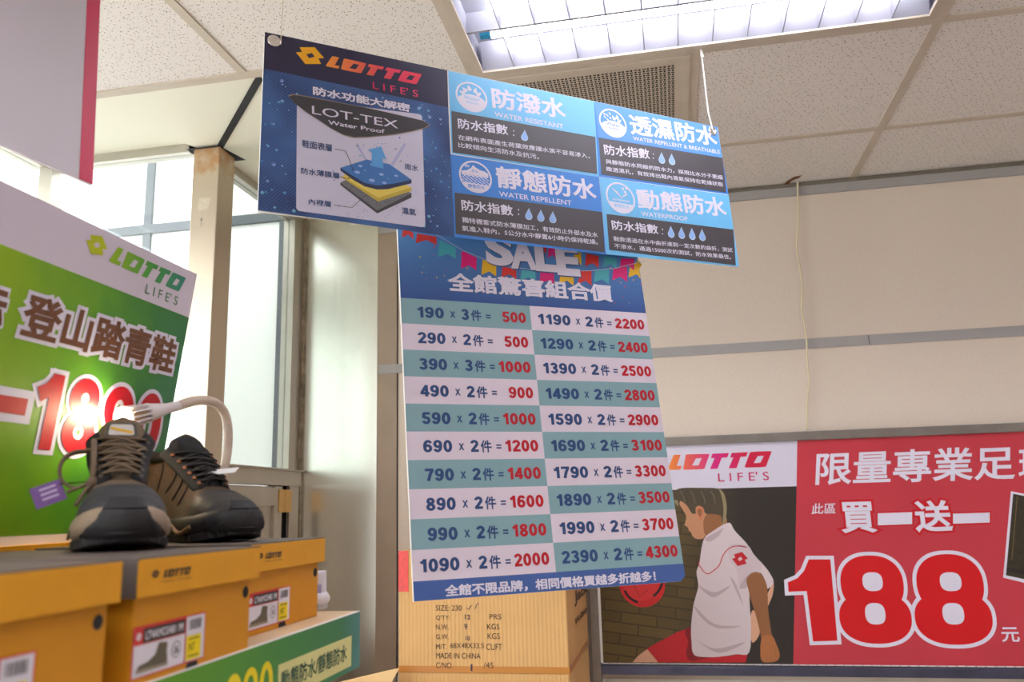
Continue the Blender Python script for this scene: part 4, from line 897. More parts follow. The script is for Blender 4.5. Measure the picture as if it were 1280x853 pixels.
# ================================================================== white hanging board with a pink stripe, near the left edge
xh = -.8; r0 = at((116, 232), 0, xh); l0 = at((0, 181), 2, r0[2]); Uh = r0 - l0; Uh[2] = 0
H = Sheet(r0, Uh, at((124, 0), 1, r0[1]) - r0)
hb = empty('hanging_board', H.M, 'white hanging board with a pink red edge stripe near the ceiling at far left', 'sign')
f = MB(); f.prism(rounded([(-.55, 0), (0, 0), (0, .60), (-.55, .60)], .004), -.004, 0, mat('print_board_white', (212, 206, 216), .45)); f.build('board_panel', hb)
f = MB(); i0 = H.L((98.5, 223)); f.poly([(i0[0], .001, .0004), (-.0005, .001, .0004), (-.0005, .599, .0004), (i0[0], .599, .0004)], mat('print_crimson', (214, 36, 84), .42)); f.build('stripe', hb)
Hi = H.M.inverted(); f = MB()
for u in (-.5, -.05):
    p = Vector((u, .59, .001)); q = H.M @ p; q.z = CEIL; f.tube([p, Hi @ q], .0012, M_cord, 6)
f.build('cord', hb)

# ================================================================== display shelf, price strip and shoe boxes
M_wood = mat('pale_wood_board', (222, 190, 150), .5, noise=.06, nscale=9)
M_rack = mat('white_rack_metal', (222, 220, 216), .4)
sx0, sx1, sy0, sy1 = -1.12, -.49, -.25, 1.25
sh = empty('display_shelf', ((sx0 + sx1) / 2, (sy0 + sy1) / 2, 0), 'pale wooden display shelf carrying yellow shoe boxes along the left side', 'shelf')
ox, oy = (sx0 + sx1) / 2, (sy0 + sy1) / 2
f = MB(); f.box(sx0 - ox, sx1 - ox, sy0 - oy, sy1 - oy, SHELF_Z - .022, SHELF_Z, M_wood, .0015); f.build('shelf_board', sh)
for x, y in ((-1.07, -.15), (-1.07, 1.12), (-.56, -.15), (-.56, 1.02)):
    f = MB(); f.box(x - .015 - ox, x + .015 - ox, y - .015 - oy, y + .015 - oy, 0, SHELF_Z - .022, M_rack, .002); f.build('leg', sh)
f = MB(); f.box(sx0 - ox, sx1 - .02 - ox, sy0 - oy, 1.14 - oy, .5, .52, M_wood, .001); f.build('lower_board', sh)

T0 = Sheet((-.484, 1.238, SHELF_Z + .0015), (0, 1, 0), (0, 0, 1))
st = empty('shelf_price_strip', T0.M, 'green price strip with pale yellow label along the front edge of the shelf', 'sign')
sh_ = abs(T0.L((441, 838))[1])
f = MB(); f.box(-1.3, 0, -sh_, 0, -.005, 0, P_edge); f.build('strip_panel', st)
f = MB(); f.poly([(-1.3, -sh_, .0003), (-.001, -sh_, .0003), (-.001, -.001, .0003), (-1.3, -.001, .0003)], ramp_mat('print_strip_green', 0, -.5, 0, [(0, (96, 160, 24)), (.5, (60, 140, 66)), (.85, (52, 130, 84)), (1, (76, 140, 140))])); f.build('green_field', st)
f = MB(); p = [T0.L(q) for q in ((347.5, 832.8), (439, 794), (434.7, 834.7))]; yl = mat('print_cream', (226, 222, 150), .45)
ly1 = (p[0][1] + p[1][1]) / 2; ly0 = p[2][1]; f.poly([(p[0][0], ly0, .0006), (p[1][0], ly0, .0006), (p[1][0], ly1, .0006), (p[0][0], ly1, .0006)], yl); lbp = f.build('label_panel', st)
f = MB(); a = T0.L((350.5, 848)); b = T0.L((433, 808.4)); hh = (ly1 - ly0); lay(f, '動態防水/靜態防水', a[0], ly0 + hh * .24, b[0], ly1 - hh * .2, .0010, mat('print_forest_green', (22, 88, 66), .45), .018); f.build('lettering', lbp)
f = MB(); a = T0.L((283, 880)); b = T0.L((343, 832)); numerals(f, '990', a[0] - .004, -sh_ + .008, b[0] - .004, -.022, .0006, mat('print_bright_yellow', (244, 222, 20), .45), .17, 0, .08); f.build('price_lettering', st)

M_box = mat('yellow_card', (226, 158, 20), .55, noise=.04, nscale=25); M_boxd = mat('yellow_card_base', (214, 144, 16), .6, noise=.05, nscale=20); M_lidtop = mat('brown_grey_card', (92, 80, 74), .6, noise=.06, nscale=20)
M_ink = mat('print_box_ink', (48, 44, 40), .5); M_lab = mat('label_paper', (226, 222, 232), .45); M_labred = mat('label_red', (214, 50, 46), .45); M_sticker = mat('sticker_yellow', (246, 220, 0), .45)
F2 = Sheet((-.48, .911, LID_Z), (0, 1, 0), (0, 0, 1))
g4 = lambda x, y: F2.L((150 + x / 4.933, 680 + y / 4.933))
LAB = [g4(*q) for q in ((135, 515), (580, 415), (537, 712), (90, 850))]
lx0 = (LAB[0][0] + LAB[3][0]) / 2; lx1 = (LAB[1][0] + LAB[2][0]) / 2; lz1 = (LAB[0][1] + LAB[1][1]) / 2; lz0 = (LAB[2][1] + LAB[3][1]) / 2
def shoe_box(xf, yr, label, shift=0.0, D_=.335, wd=.225):
    Hh = LID_Z - SHELF_Z; lh = .0355
    r = empty('shoe_box', (xf, yr, SHELF_Z), label, 'shoe box', 'yellow shoe boxes on the shelf')
    Z = lambda v: Hh + v
    f = MB(); i = .007; f.box(-D_ + i, -i, -wd + i, -i, 0, Hh - .004, M_boxd, .002); base = f.build('base', r)
    # lid: front/back faces yellow, long sides and top brown grey
    f = MB(); t = .002
    f.box(-D_, 0, -wd, 0, Hh - t, Hh, M_lidtop); f.box(-D_ + .001, -.001, -wd, -wd + t, Hh - lh, Hh - t, M_lidtop); f.box(-D_ + .001, -.001, -t, 0, Hh - lh, Hh - t, M_lidtop)
    f.box(-t, .0004, -wd + .0005, -.0005, Hh - lh, Hh - .0012, M_box, .0008); f.box(-D_, -D_ + t, -wd, 0, Hh - lh, Hh - t, M_box); lid = f.build('lid', r)
    def face(pts, h, m, mb, off=.0): mb.add([(h - off, y, Z(z_)) for y, z_ in pts], [tuple(range(len(pts)))], m)
    rect = lambda y0, y1, z0, z1: [(y0, z0), (y1, z0), (y1, z1), (y0, z1)]
    def tx(mb, body, y0, z0, y1, z1, h, m, bold=0, shear=0):
        t_ = MB(); lay(t_, body, y0, z0, y1, z1, 0, m, bold, shear); mb.add([(h + v[2], v[0], Z(v[1])) for v in t_.v], t_.f, m)
    # print on the lid front
    f = MB(); a = g4(262, 210); b = g4(435, 140); t_ = MB(); wordmark(t_, a[0], a[1], b[0], b[1], 0, M_ink)
    e0 = g4(188, 222); e1 = g4(242, 152); emblem(t_, e0[0], e0[1] + .001, e1[0], e1[1] - .001, 0, M_ink); lay(t_, 'Italian Design', g4(255, 240)[0], g4(255, 242)[1], g4(440, 205)[0], g4(255, 228)[1], 0, M_ink, 0, .2)
    f.add([(.0008 + v[2], v[0], Z(v[1])) for v in t_.v], t_.f, M_ink); f.build('lid_lettering', lid)
    # finger hole and bottom notch (dark openings) on the base front
    f = MB(); c = g4(808, 297); face(disc(c[0], c[1], .0065, 20), -i + .0003, MATS['dark_gap'], f); f.build('finger_hole', base)
    f = MB(); c = g4(478, 770); zb_ = -Hh + .0005; face([(c[0] + shift + .011 * math.cos(q), zb_ + .010 * math.sin(q)) for q in [math.pi * k / 12 for k in range(13)]], -i + .0003, MATS['dark_gap'], f); f.build('bottom_notch', base)
    # size label
    x0_, x1_ = lx0 + shift, lx1 + shift; w_ = x1_ - x0_; hl = lz1 - lz0; P = lambda u, v: (x0_ + w_ * u, lz0 + hl * v)
    q = lambda u0, u1, v0, v1: [P(u0, v0), P(u1, v0), P(u1, v1), P(u0, v1)]
    h0 = -i + .0004
    f = MB(); face(q(0, 1, 0, 1), h0, M_labred, f); face(q(.015, .985, .03, .97), h0 + .0003, M_lab, f); lab = f.build('size_label', base)
    f = MB(); face(q(.015, .70, .64, .97), h0 + .0006, M_labred, f); face(q(.12, .68, .66, .94), h0 + .0008, M_ink, f); face(q(.69, .705, .03, .97), h0 + .0006, M_labred, f)
    a, b = P(.15, .71), P(.55, .88); tx(f, 'LT4AMO3481', a[0], a[1], b[0], b[1], h0 + .001, M_lab, .02); a, b = P(.59, .71), P(.65, .88); tx(f, 'M', a[0], a[1], b[0], b[1], h0 + .001, M_lab, .03)
    t_ = MB(); a, b = P(.03, .72), P(.1, .88); emblem(t_, a[0], a[1], b[0], b[1], 0, M_lab); f.add([(h0 + .001, v[0], Z(v[1])) for v in t_.v], t_.f, M_lab)
    a, b = P(.54, .28), P(.60, .44); tx(f, '36' if shift == 0 else '38', a[0], a[1], b[0], b[1], h0 + .001, M_ink, .01)
    c = P(.57, .36); rr = w_ * .062; L_, R_ = [], []
    ring = [(c[0] + rr * math.cos(k), c[1] + rr * math.sin(k)) for k in [2 * math.pi * j / 20 for j in range(21)]]; L_, R_ = stroke(ring, .0007); n = len(L_); f.add([(h0 + .0008, y, Z(z_)) for y, z_ in L_ + R_], [(n + k, n + k + 1, k + 1, k) for k in range(n - 1)], M_ink)
    f.build('label_lettering', lab)
    f = MB(); rnd = random.Random(4); u = .75
    while u < .93: wb = rnd.choice((.006, .01, .016)); face(q(u, u + wb, .68, .9), h0 + .0006, M_ink, f); u += wb + rnd.choice((.008, .012))
    f.build('barcode', lab)
    f = MB(); bt = [P(*v) for v in ((.06, .16), (.12, .12), (.30, .12), (.45, .14), (.455, .22), (.44, .40), (.45, .56), (.33, .60), (.31, .50), (.29, .38), (.20, .28), (.08, .24))]
    face(rounded(bt, .002), h0 + .0006, mat('label_boot_olive', (98, 92, 74), .5), f); face([P(*v) for v in ((.05, .10), (.46, .10), (.46, .16), (.05, .17))], h0 + .0008, mat('label_boot_sole', (150, 140, 120), .5), f); f.build('boot_picture', lab)
    f = MB(); face(q(.71, .93, .06, .56), h0 + .0009, M_sticker, f); ps = f.build('price_sticker', lab)
    f = MB(); sk = mat('sticker_ink', (120, 104, 10), .5)
    for v in (.48, .12): face(q(.74, .90, v, v + .03), h0 + .0012, sk, f)
    a, b = P(.75, .24), P(.90, .40); tx(f, 'NT', a[0], a[1], a[0] + (b[0] - a[0]) * .6, b[1], h0 + .0012, sk, .01); f.build('sticker_print', ps)
    return r
F1 = Sheet((-.48, .664, LID_Z), (0, 1, 0), (0, 0, 1))
shoe_box(-.48, .664, 'yellow shoe box at the left edge of the photo, nearest the viewer', F1.L((55, 812))[0] - lx1)
shoe_box(-.48, .911, 'yellow shoe box with a size label, middle of the three, under the taupe boot')
shoe_box(-.525, 1.197, 'yellow shoe box with size label at the far shelf end, under the brown boot', .0, .31)

def rear_box(y0_, y1_, label):
    r = empty('shoe_box', (-.845, y1_, SHELF_Z), label, 'shoe box', 'yellow shoe boxes on the shelf'); Hh = POSTER_Z - SHELF_Z - .0004; w_ = y1_ - y0_; d_ = .24
    f = MB(); f.box(-d_ + .006, -.006, -w_ + .006, -.006, 0, Hh - .003, M_boxd, .002); f.build('base', r)
    f = MB(); f.box(-d_, 0, -w_, 0, Hh - .002, Hh, M_box); f.box(-.002, 0, -w_, 0, Hh - .035, Hh - .002, M_box); f.box(-d_, -d_ + .002, -w_, 0, Hh - .035, Hh - .002, M_box)
    f.box(-d_ + .002, -.002, -.002, 0, Hh - .035, Hh - .002, M_box); f.box(-d_ + .002, -.002, -w_, -w_ + .002, Hh - .035, Hh - .002, M_box); f.build('lid', r)
rear_box(.545, .885, 'yellow shoe box behind the front row, under the left half of the green poster')
rear_box(.892, 1.232, 'yellow shoe box behind the front row, under the right end of the green poster')

# ================================================================== hiking shoes
def interp(T, x):
    for (a, va), (b, vb) in zip(T, T[1:]):
        if x <= b: 
            t = (x - a) / (b - a); t = t * t * (3 - 2 * t) * .4 + t * .6; return va + (vb - va) * t
    return T[-1][1]
WID = [(0, 0), (.012, .012), (.04, .022), (.1, .031), (.2, .0345), (.4, .0355), (.55, .041), (.70, .0475), (.80, .0475), (.88, .042), (.94, .032), (.98, .018), (.995, .008), (1, 0)]
TOP = [(0, .100), (.02, .132), (.1, .136), (.25, .135), (.34, .132), (.42, .119), (.5, .105), (.6, .091), (.7, .079), (.8, .068), (.88, .060), (.94, .051), (.98, .040), (1, .032)]
def hiking_shoe(tip, direction, Ls, side, c, label, group, zbase, tag_fn=None, scale_z=1.0, low=False):
    """c: colours; tip = toe tip on the lid, direction = toe direction, side = +1/-1 which foot"""
    d = Vector((direction[0], direction[1], 0)).normalized(); heel = Vector((tip[0], tip[1], zbase)) - d * Ls
    M = Matrix(((d.x, -d.y, 0, heel.x), (d.y, d.x, 0, heel.y), (0, 0, scale_z, heel.z), (0, 0, 0, 1)))
    Mr = Matrix(((d.x, -d.y, 0, heel.x), (d.y, d.x, 0, heel.y), (0, 0, 1, heel.z), (0, 0, 0, 1)))
    r = empty(c['name'], M, label, 'shoe', group)
    k = Ls / .27
    TZ = (lambda s: interp(TOP, s) * k) if not low else (lambda s: min(interp(TOP, s), .085 + .004 * math.cos(s * 6)) * k)
    Wd = lambda s: interp(WID, s) * k
    cy = lambda s: side * (.006 * max(0, (s - .45)) / .55 - .004 * max(0, 1 - abs(s - .5) / .3)) * k
    spring = lambda s: .010 * max(0, (s - .72) / .28) ** 2 * k
    SS = [.5 - .5 * math.cos(math.pi * i / 40) for i in range(41)]
    def outline(off, lug=0.0):
        L = []; N = len(SS)
        for i, s in enumerate(SS): L.append((s, 1, i))
        for i, s in enumerate(SS[::-1][1:-1]): L.append((s, -1, i))
        out = []
        for n_, (s, sg_, i) in enumerate(L):
            sx = .5 + (s - .5) * (1 + 2 * off / Ls); w_ = Wd(s) + off * (1 if .02 < s < .98 else 0); w_ += lug * (1 if (i // 1) % 2 else -1) * (.3 < 1)
            out.append((sx * Ls, cy(s) + sg_ * max(w_, 0), s))
        return out
    def level(off, zf, lug=0.0): return [(x, y, zf(s)) for x, y, s in outline(off, lug)]
    # outsole with tread lugs, then midsole
    f = MB(); f.loft([level(-.002, lambda s: spring(s)), level(.0015, lambda s: spring(s) + .002, .0012), level(.002, lambda s: spring(s) + .010, .0012), level(.0005, lambda s: spring(s) + .013)], c['sole']); f.build('outsole', r)
    f = MB(); mz = lambda a, b: (lambda s: spring(s) + (a + b * max(0, abs(s - .45) * 2 - .3)) * k)
    f.loft([level(.0005, mz(.012, 0)), level(.0045, mz(.017, .001)), level(.0050, mz(.024, .004)), level(.003, mz(.031, .006)), level(-.001, mz(.036, .008))], c['mid']); f.build('midsole', r, True)
    # sculpted groove lines along the midsole side
    f = MB()
    for sgn in (1, -1):
        pts = []
        for s in [.12 + .03 * j for j in range(24)]:
            pts.append((s * Ls, cy(s) + sgn * (Wd(s) + .0052), spring(s) + (.020 + .006 * math.sin(s * 16)) * k))
        f.tube(pts, c.get('gr', .0016), c['groove'], 8)
    f.build('midsole_groove', r)
    def P(s, a, off=0.0):
        """upper surface: s along the shoe, a = 0..pi from one side over the top to the other"""
        zb = spring(s) + .026 * k; h = TZ(s) - zb; w_ = Wd(s) * .97 + off
        sh_ = 1 if s < .36 else max(0, 1 - (s - .36) / .2)
        pa = .55 - .2 * sh_; pb = .8 - .25 * sh_
        ca, sa = math.cos(a), math.sin(a); zr = abs(sa) ** pb
        nar = 1 - (.20 * sh_ + .34 * max(0, 1 - abs(s - .55) / .25)) * zr ** 1.4
        return (s * Ls, cy(s) + math.copysign(abs(ca) ** pa, ca) * w_ * nar, zb + (h + off) * zr)
    AN = [math.pi * j / 22 for j in range(23)]
    f = MB(); SU = [.004] + SS[2:-2] + [.997]
    f.loft([[P(s, a) for a in AN] for s in SU], c['upper'], closed=False, cap=True); f.build('upper', r, True)
    def patch(mb, s0, s1, lo, hi, off, m, n=14, q=14):
        """raised overlay on the upper; lo/hi give the angle range at each station"""
        rows = [[P(s, lo(s) + (hi(s) - lo(s)) * j / q, off) for j in range(q + 1)] for s in [s0 + (s1 - s0) * i / n for i in range(n + 1)]]
        mb.loft(rows, m, cap=False, closed=False)
    # toe cap overlay and low rand
    f = MB(); patch(f, .74, .998, lambda s: 0.02, lambda s: math.pi - .02, .0018, c['toe'], 18, 22); f.build('toe_cap', r, True)
    f = MB()
    rl = lambda s: .28 + .22 * max(0, (s - .5) / .3)
    for fl in (0, 1):
        A0 = (lambda s: 0.02) if fl == 0 else (lambda s: math.pi - rl(s)); A1 = rl if fl == 0 else (lambda s: math.pi - .02)
        patch(f, .02, .78, A0, A1, .0014, c['rand'], 24, 6)
    f.build('rand', r, True)
    # quarter panels: stitched curves
    for fl in (1, -1):
        f = MB()
        for s0, sw in ((.30, .10), (.38, .09), (.46, .08), (.22, .06)):
            pts = []
            for j in range(9):
                t = j / 8; a = .25 + t * .85; a = a if fl == 1 else math.pi - a
                pts.append(P(s0 + sw * math.sin(t * 2.2) - .02 + .08 * (1 - t), a, .0012))
            f.tube(pts, .0013, c['stitch'], 5)
        f.build('quarter_seam', r)
    # front bumper: rubber wrapping up over the toe
    f = MB(); rows = []
    for zz, wy, inset in ((.000, .040, -.002), (.008, .0440, .0062), (.017, .0370, .0076), (.028, .0285, .0072), (.038, .0235, .0050), (.047, .019, -.001), (.053, .016, -.009)):
        row = []
        for j in range(17):
            y = (-1 + 2 * j / 16) * wy * k
            # outline x at lateral y
            xs_o = [(x, yy - cy(s)) for x, yy, s in outline(0) if s > .79]
            xs_o.sort(key=lambda q: q[1]); xi = np.interp(y, [q[1] for q in xs_o], [q[0] for q in xs_o])
            x2 = np.interp(y + .001, [q[1] for q in xs_o], [q[0] for q in xs_o]); nx_ = 1 / math.hypot(1, (x2 - xi) / .001); row.append((xi + inset * k / max(.45, nx_), y + cy(.95), zz * k + spring(1) * (1 if zz < .02 else .7)))
        rows.append(row)
    f.loft(rows, c['bump'], cap=False, closed=False)
    f.build('toe_bumper', r, True)
    f = MB()
    for j in range(5):
        z0 = .012 + .007 * j; pts = []
        for i in range(13):
            y = (-1 + 2 * i / 12) * (.036 - .0035 * j) * k; xi = np.interp(y, [q[1] for q in xs_o], [q[0] for q in xs_o]); pts.append((xi + .0062 * k - max(0, j - 2) * .0012, y + cy(.95), z0 * k + spring(1) * .8))
        f.tube(pts, .0014, c['bump'], 5)
    f.build('bumper_rib', r)
    if low: return r
    # padded collar and dark lining
    f = MB(); ring = []
    for j in range(28):
        q = 2 * math.pi * j / 28; s = .20 + .15 * math.cos(q); y = .0225 * k * math.sin(q) * (1 - .12 * math.cos(q)); ring.append((s * Ls, y + cy(s), TZ(s) - .002 + (.006 if s < .1 else 0)))
    f.tube(ring, .0085 * k, c['collar'], 10, closed=True); f.build('collar', r, True)
    f = MB(); f.poly([(x * 1.0, y, z_ + .001) for x, y, z_ in ring], c['lining']); f.build('lining', r)
    # tongue
    f = MB(); rings = []
    for s, z_, w_, th in ((.66, .082, .016, .004), (.58, .097, .020, .006), (.50, .113, .023, .007), (.43, .129, .026, .008), (.38, .143, .028, .009), (.345, .156, .028, .009), (.33, .163, .023, .008), (.325, .167, .012, .005)):
        rings.append([(s * Ls + th * k * math.sin(q) * .8, cy(s) + w_ * k * math.cos(q), z_ * k + th * k * math.sin(q) * .6 - .006 * k * math.cos(q) ** 2) for q in [2 * math.pi * j / 20 for j in range(20)]])
    f.loft(rings, c['tongue']); tg_ = f.build('tongue', r, True)
    # tongue badge
    f = MB(); nrm = Vector((.72, 0, .69)); u = Vector((0, 1, 0)); v = nrm.cross(u) * -1; v = Vector((-.69, 0, .72)); o = Vector((.385 * Ls + .0085 * k, cy(.385), .1425 * k + .0055 * k))
    for w_, h_, off, m in ((.0190, .0165, .0, c['badge_edge']), (.0155, .0132, .0006, c['badge'])):
        pts = rounded([(-w_, -h_ * .6), (w_, -h_ * .6), (w_ * .85, h_), (-w_ * .85, h_)], .004); f.poly([o + u * (a * k) + v * (b * k) + nrm * off for a, b in pts], m)
    pts = [(-.013, .003), (.013, -.006), (.013, -.001), (-.013, .008)]; f.poly([o + u * (a * k) + v * (b * k) + nrm * .0012 for a, b in pts], c['badge_bar']); f.build('tongue_badge', tg_)
    # eyestays, eyelets and laces
    ES = [(.635, .0175, .0845), (.59, .0195, .0925), (.545, .0215, .101), (.50, .0235, .110), (.45, .0255, .120), (.395, .0275, .131), (.36, .0295, .138)]
    f = MB()
    for sg_ in (1, -1):
        rings = []
        for s, y, z_ in [(.67, .0155, .078)] + ES + [(.345, .0300, .142)]:
            cc = Vector((s * Ls, cy(s) + sg_ * (y + .003) * k, z_ * k)); rings.append([cc + Vector((.0045 * k * math.sin(q), sg_ * .0085 * k * math.cos(q), .0035 * k * math.sin(q) - .0075 * k * math.cos(q) * 1.0)) for q in [2 * math.pi * j / 12 for j in range(12)]])
        f.loft(rings, c['stay'])
        f.build('eyestay', r, True); f = MB()
    eye = []
    for sg_ in (1, -1):
        for s, y, z_ in ES[:6]:
            o = Vector((s * Ls + .004 * k, cy(s) + sg_ * (y + .003) * k, z_ * k + .002 * k)); e = MB(); nn = Vector((.6, sg_ * .35, .7)).normalized()
            e.lathe([(.0015, .002), (.0026, .0028), (.0036, .002), (.0036, 0)], c['eyelet'], o, nn, 12); e.build('eyelet', r, True); eye.append(o)
    f = MB()
    def lace(a, b, bow=.005, rr=.0024):
        pts = []
        for j in range(9):
            t = j / 8; p = a.lerp(b, t); pts.append(p + Vector((.7, 0, .7)) * (bow * math.sin(math.pi * t)) * k)
        f.tube(pts, rr * k, c['lace'], 7, flat=.65)
    upn = Vector((.0032, 0, .0032)) * k
    for i in range(6):
        a, b = eye[i] + upn, eye[6 + i] + upn; lace(a, b, .0065)
        if i < 5: lace(eye[i] + upn, eye[7 + i] + upn, .010); lace(eye[6 + i] + upn, eye[1 + i] + upn, .0085)
    if c.get('bow'):
        yl_ = -1; kn = Vector((.635 * Ls, -.030 * k, .080 * k))
        f.lathe([(.0, -.007), (.006, -.0045), (.0078, 0), (.006, .0045), (0, .007)], c['lace'], kn, (.3, 1, .2), 10)
        lace(eye[4] + upn, kn, .006, .0030); lace(eye[11] + upn, kn, .014, .0036); lace(eye[10] + upn, kn, .012, .0032)
        loop = [kn] + [Vector((a * Ls, b * k, d_ * k)) for a, b, d_ in ((.62, -.044, .074), (.60, -.058, .078), (.58, -.066, .090), (.56, -.065, .106), (.53, -.055, .117), (.50, -.036, .121), (.47, -.010, .126), (.43, .018, .136))]
        f.tube(smooth3(loop), .0034 * k, c['lace'], 7, flat=.5)
        for q in (((.01, yl_ * .008, -.012), (.014, yl_ * .016, -.028)), ((.008, yl_ * .014, -.006), (.010, yl_ * .026, -.012))): f.tube(smooth3([kn, kn + Vector(q[0]) * k, kn + Vector(q[1]) * k]), .0024 * k, c['lace'], 6)
    f.build('lace', r, True)
    if tag_fn: tag_fn(r, k, Ls)
    return r
def smooth3(P, n=5):
    P = [Vector(p) for p in P]; out = []
    for i in range(len(P) - 1):
        p0, p1, p2, p3 = P[max(i - 1, 0)], P[i], P[i + 1], P[min(i + 2, len(P) - 1)]
        for j in range(n):
            t = j / n; out.append(.5 * ((2 * p1) + (p2 - p0) * t + (2 * p0 - 5 * p1 + 4 * p2 - p3) * t * t + (3 * p1 - p0 - 3 * p2 + p3) * t ** 3))
    return out + [P[-1]]
mesh_t = mat('taupe_mesh_fabric', (104, 88, 70), .85, noise=.22, nscale=900, bump=.3); mesh_b = mat('brown_nubuck', (74, 57, 42), .8, noise=.18, nscale=160, bump=.3)
rub = mat('black_rubber', (25, 24, 27), .6, noise=.1, nscale=80, bump=.2); toe1 = mat('charcoal_toe_film', (50, 49, 54), .6, noise=.06, nscale=200); toe2 = mat('black_toe_film', (38, 35, 34), .6, noise=.06, nscale=200)
taupe = mat('taupe_foam', (146, 126, 106), .65, noise=.05, nscale=60); bronze = mat('bronze_foam', (122, 94, 66), .6, noise=.08, nscale=60); blk = mat('black_padding', (30, 29, 31), .85, noise=.15, nscale=500)
lace1 = mat('taupe_lace', (112, 94, 76), .85, noise=.15, nscale=700); lace2 = mat('black_lace', (40, 38, 39), .85, noise=.15, nscale=700); bronze_e = mat('bronze_eyelet', (170, 116, 84), .35, .7); darkm = mat('dark_eyelet', (90, 80, 72), .5, .4)
badge_s = mat('badge_silver', (188, 184, 180), .5); badge_y = mat('badge_amber', (220, 168, 30), .5); badge_e = mat('badge_edge', (70, 62, 52), .6)
c1 = dict(name='hiking_boot', sole=rub, mid=taupe, groove=mat('taupe_groove', (92, 78, 64), .8), upper=mesh_t, toe=toe1, rand=mesh_t, stitch=mat('taupe_seam', (84, 70, 56), .9), bump=rub, collar=blk, lining=blk, tongue=mesh_t, badge=badge_s, badge_edge=badge_e, badge_bar=badge_y, stay=blk, eyelet=darkm, lace=lace1, bow=True)
c2 = dict(name='hiking_boot', sole=rub, mid=rub, groove=bronze, upper=mesh_b, toe=toe2, rand=mesh_b, stitch=mat('brown_seam', (60, 46, 36), .9), bump=rub, collar=blk, lining=blk, tongue=blk, badge=blk, badge_edge=blk, badge_bar=lace2, stay=blk, eyelet=bronze_e, lace=lace2, gr=.0034)
c1['mid'] = taupe
c3 = dict(name='white_sneaker', sole=mat('sneaker_sole', (200, 198, 206), .5), mid=mat('sneaker_midsole', (232, 228, 236), .5), groove=mat('sneaker_blue', (150, 160, 206), .5), upper=mat('sneaker_white', (226, 222, 234), .6), toe=MATS['sneaker_white'], rand=mat('sneaker_lilac', (170, 166, 214), .6), stitch=MATS['sneaker_blue'], bump=MATS['sneaker_midsole'])
def tag1(r, k, Ls):
    f = MB(); pur = mat('purple_tag_card', (120, 84, 150), .5); o = Vector((.60 * Ls, -.056, .062)); a = Vector((.25, -1, -.42)).normalized(); b = Vector((-.1, -.40, 1)).normalized(); n = a.cross(b)
    q = [o, o + a * .034, o + a * .034 + b * .026, o + b * .026]; f.loft([[p for p in q], [p + n * .0006 for p in q]], pur); t = f.build('hang_tag', r); t['label'] = 'purple card hang tag'
    f = MB(); tw = mat('tag_lilac_print', (196, 176, 214), .5)
    for j in range(3):
        p = o + a * .007 + b * (.007 + .006 * j) + n * .0011; f.poly([p, p + a * (.02 - .003 * j), p + a * (.02 - .003 * j) + b * .0028, p + b * .0028], tw); p2 = p - n * .0016; f.poly([p2, p2 + a * .018, p2 + a * .018 + b * .0028, p2 + b * .0028], tw)
    f.tube([o + a * .003 + b * .02, o + Vector((.0, .024, .02))], .0008, blk, 5)
    f.build('tag_print', t)
def tag2(r, k, Ls):
    f = MB(); o = Vector((.60 * Ls, .002, .110)); a = Vector((.55, .80, .10)).normalized(); b = Vector((.5, -.34, -.42)).normalized(); n = a.cross(b)
    q = [o, o + a * .042, o + a * .036 + b * .014, o - a * .004 + b * .014]; f.loft([[p for p in q], [p + n * .0008 for p in q]], mat('white_tag_card', (226, 228, 232), .5)); t = f.build('hang_tag', r); t['label'] = 'white card tag on the laces'
    f = MB(); p = o + Vector((-.004, -.004, .002)); f.box(p.x - .010, p.x + .008, p.y - .014, p.y + .006, p.z - .004, p.z + .003, blk, .002); f.build('tag_clip', t)
hiking_shoe((-.600, .818), (.60, -.80), .272, 1, c1, 'taupe hiking boot with black toe guard, loose lace loop and purple tag, facing the viewer', 'hiking boots on the boxes', LID_Z + .0003, tag1, .98)
hiking_shoe((-.578, 1.062), (.88, -.475), .275, -1, c2, 'dark brown and black hiking boot with white tag, turned sideways, right of the taupe boot', 'hiking boots on the boxes', LID_Z + .0003, tag2, .93)
hiking_shoe((-.732, 1.262), (-1, -.02), .18, 1, c3, 'white sneaker standing on the shelf end behind the last yellow shoe box', None, SHELF_Z + .0003, None, 1.0, True)

# ================================================================== gooseneck clip lamp
M_lamp = mat('white_lamp_plastic', (222, 212, 214), .45); M_neck = mat('cream_gooseneck', (206, 188, 172), .55); M_bulb = emit_mat('lamp_bulb', (1.0, .86, .55), 175.0)
base = Vector((-.765, 1.262, SHELF_Z))
lp = empty('clip_lamp', base, 'white gooseneck clip lamp with lit bulb behind the boots', 'lamp')
lo = lambda p: Vector(p) - base
nk = [at(q, 0, x) for q, x in (((280, 590), -.768), ((284, 565), -.770), ((285, 540), -.772), ((281, 518), -.776), ((272, 506), -.780), ((258, 501), -.784), ((243, 501.5), -.788), ((230, 505), -.792), ((221, 508), -.794))]
nk = [lo(p) for p in nk]; n0 = nk[0]
path = smooth3([Vector((0, .030, .045)), Vector((0, .034, .09)), Vector((n0.x, n0.y, n0.z - .05))] + nk, 8)
f = MB(); f.tube(path, .0066, M_neck, 12)
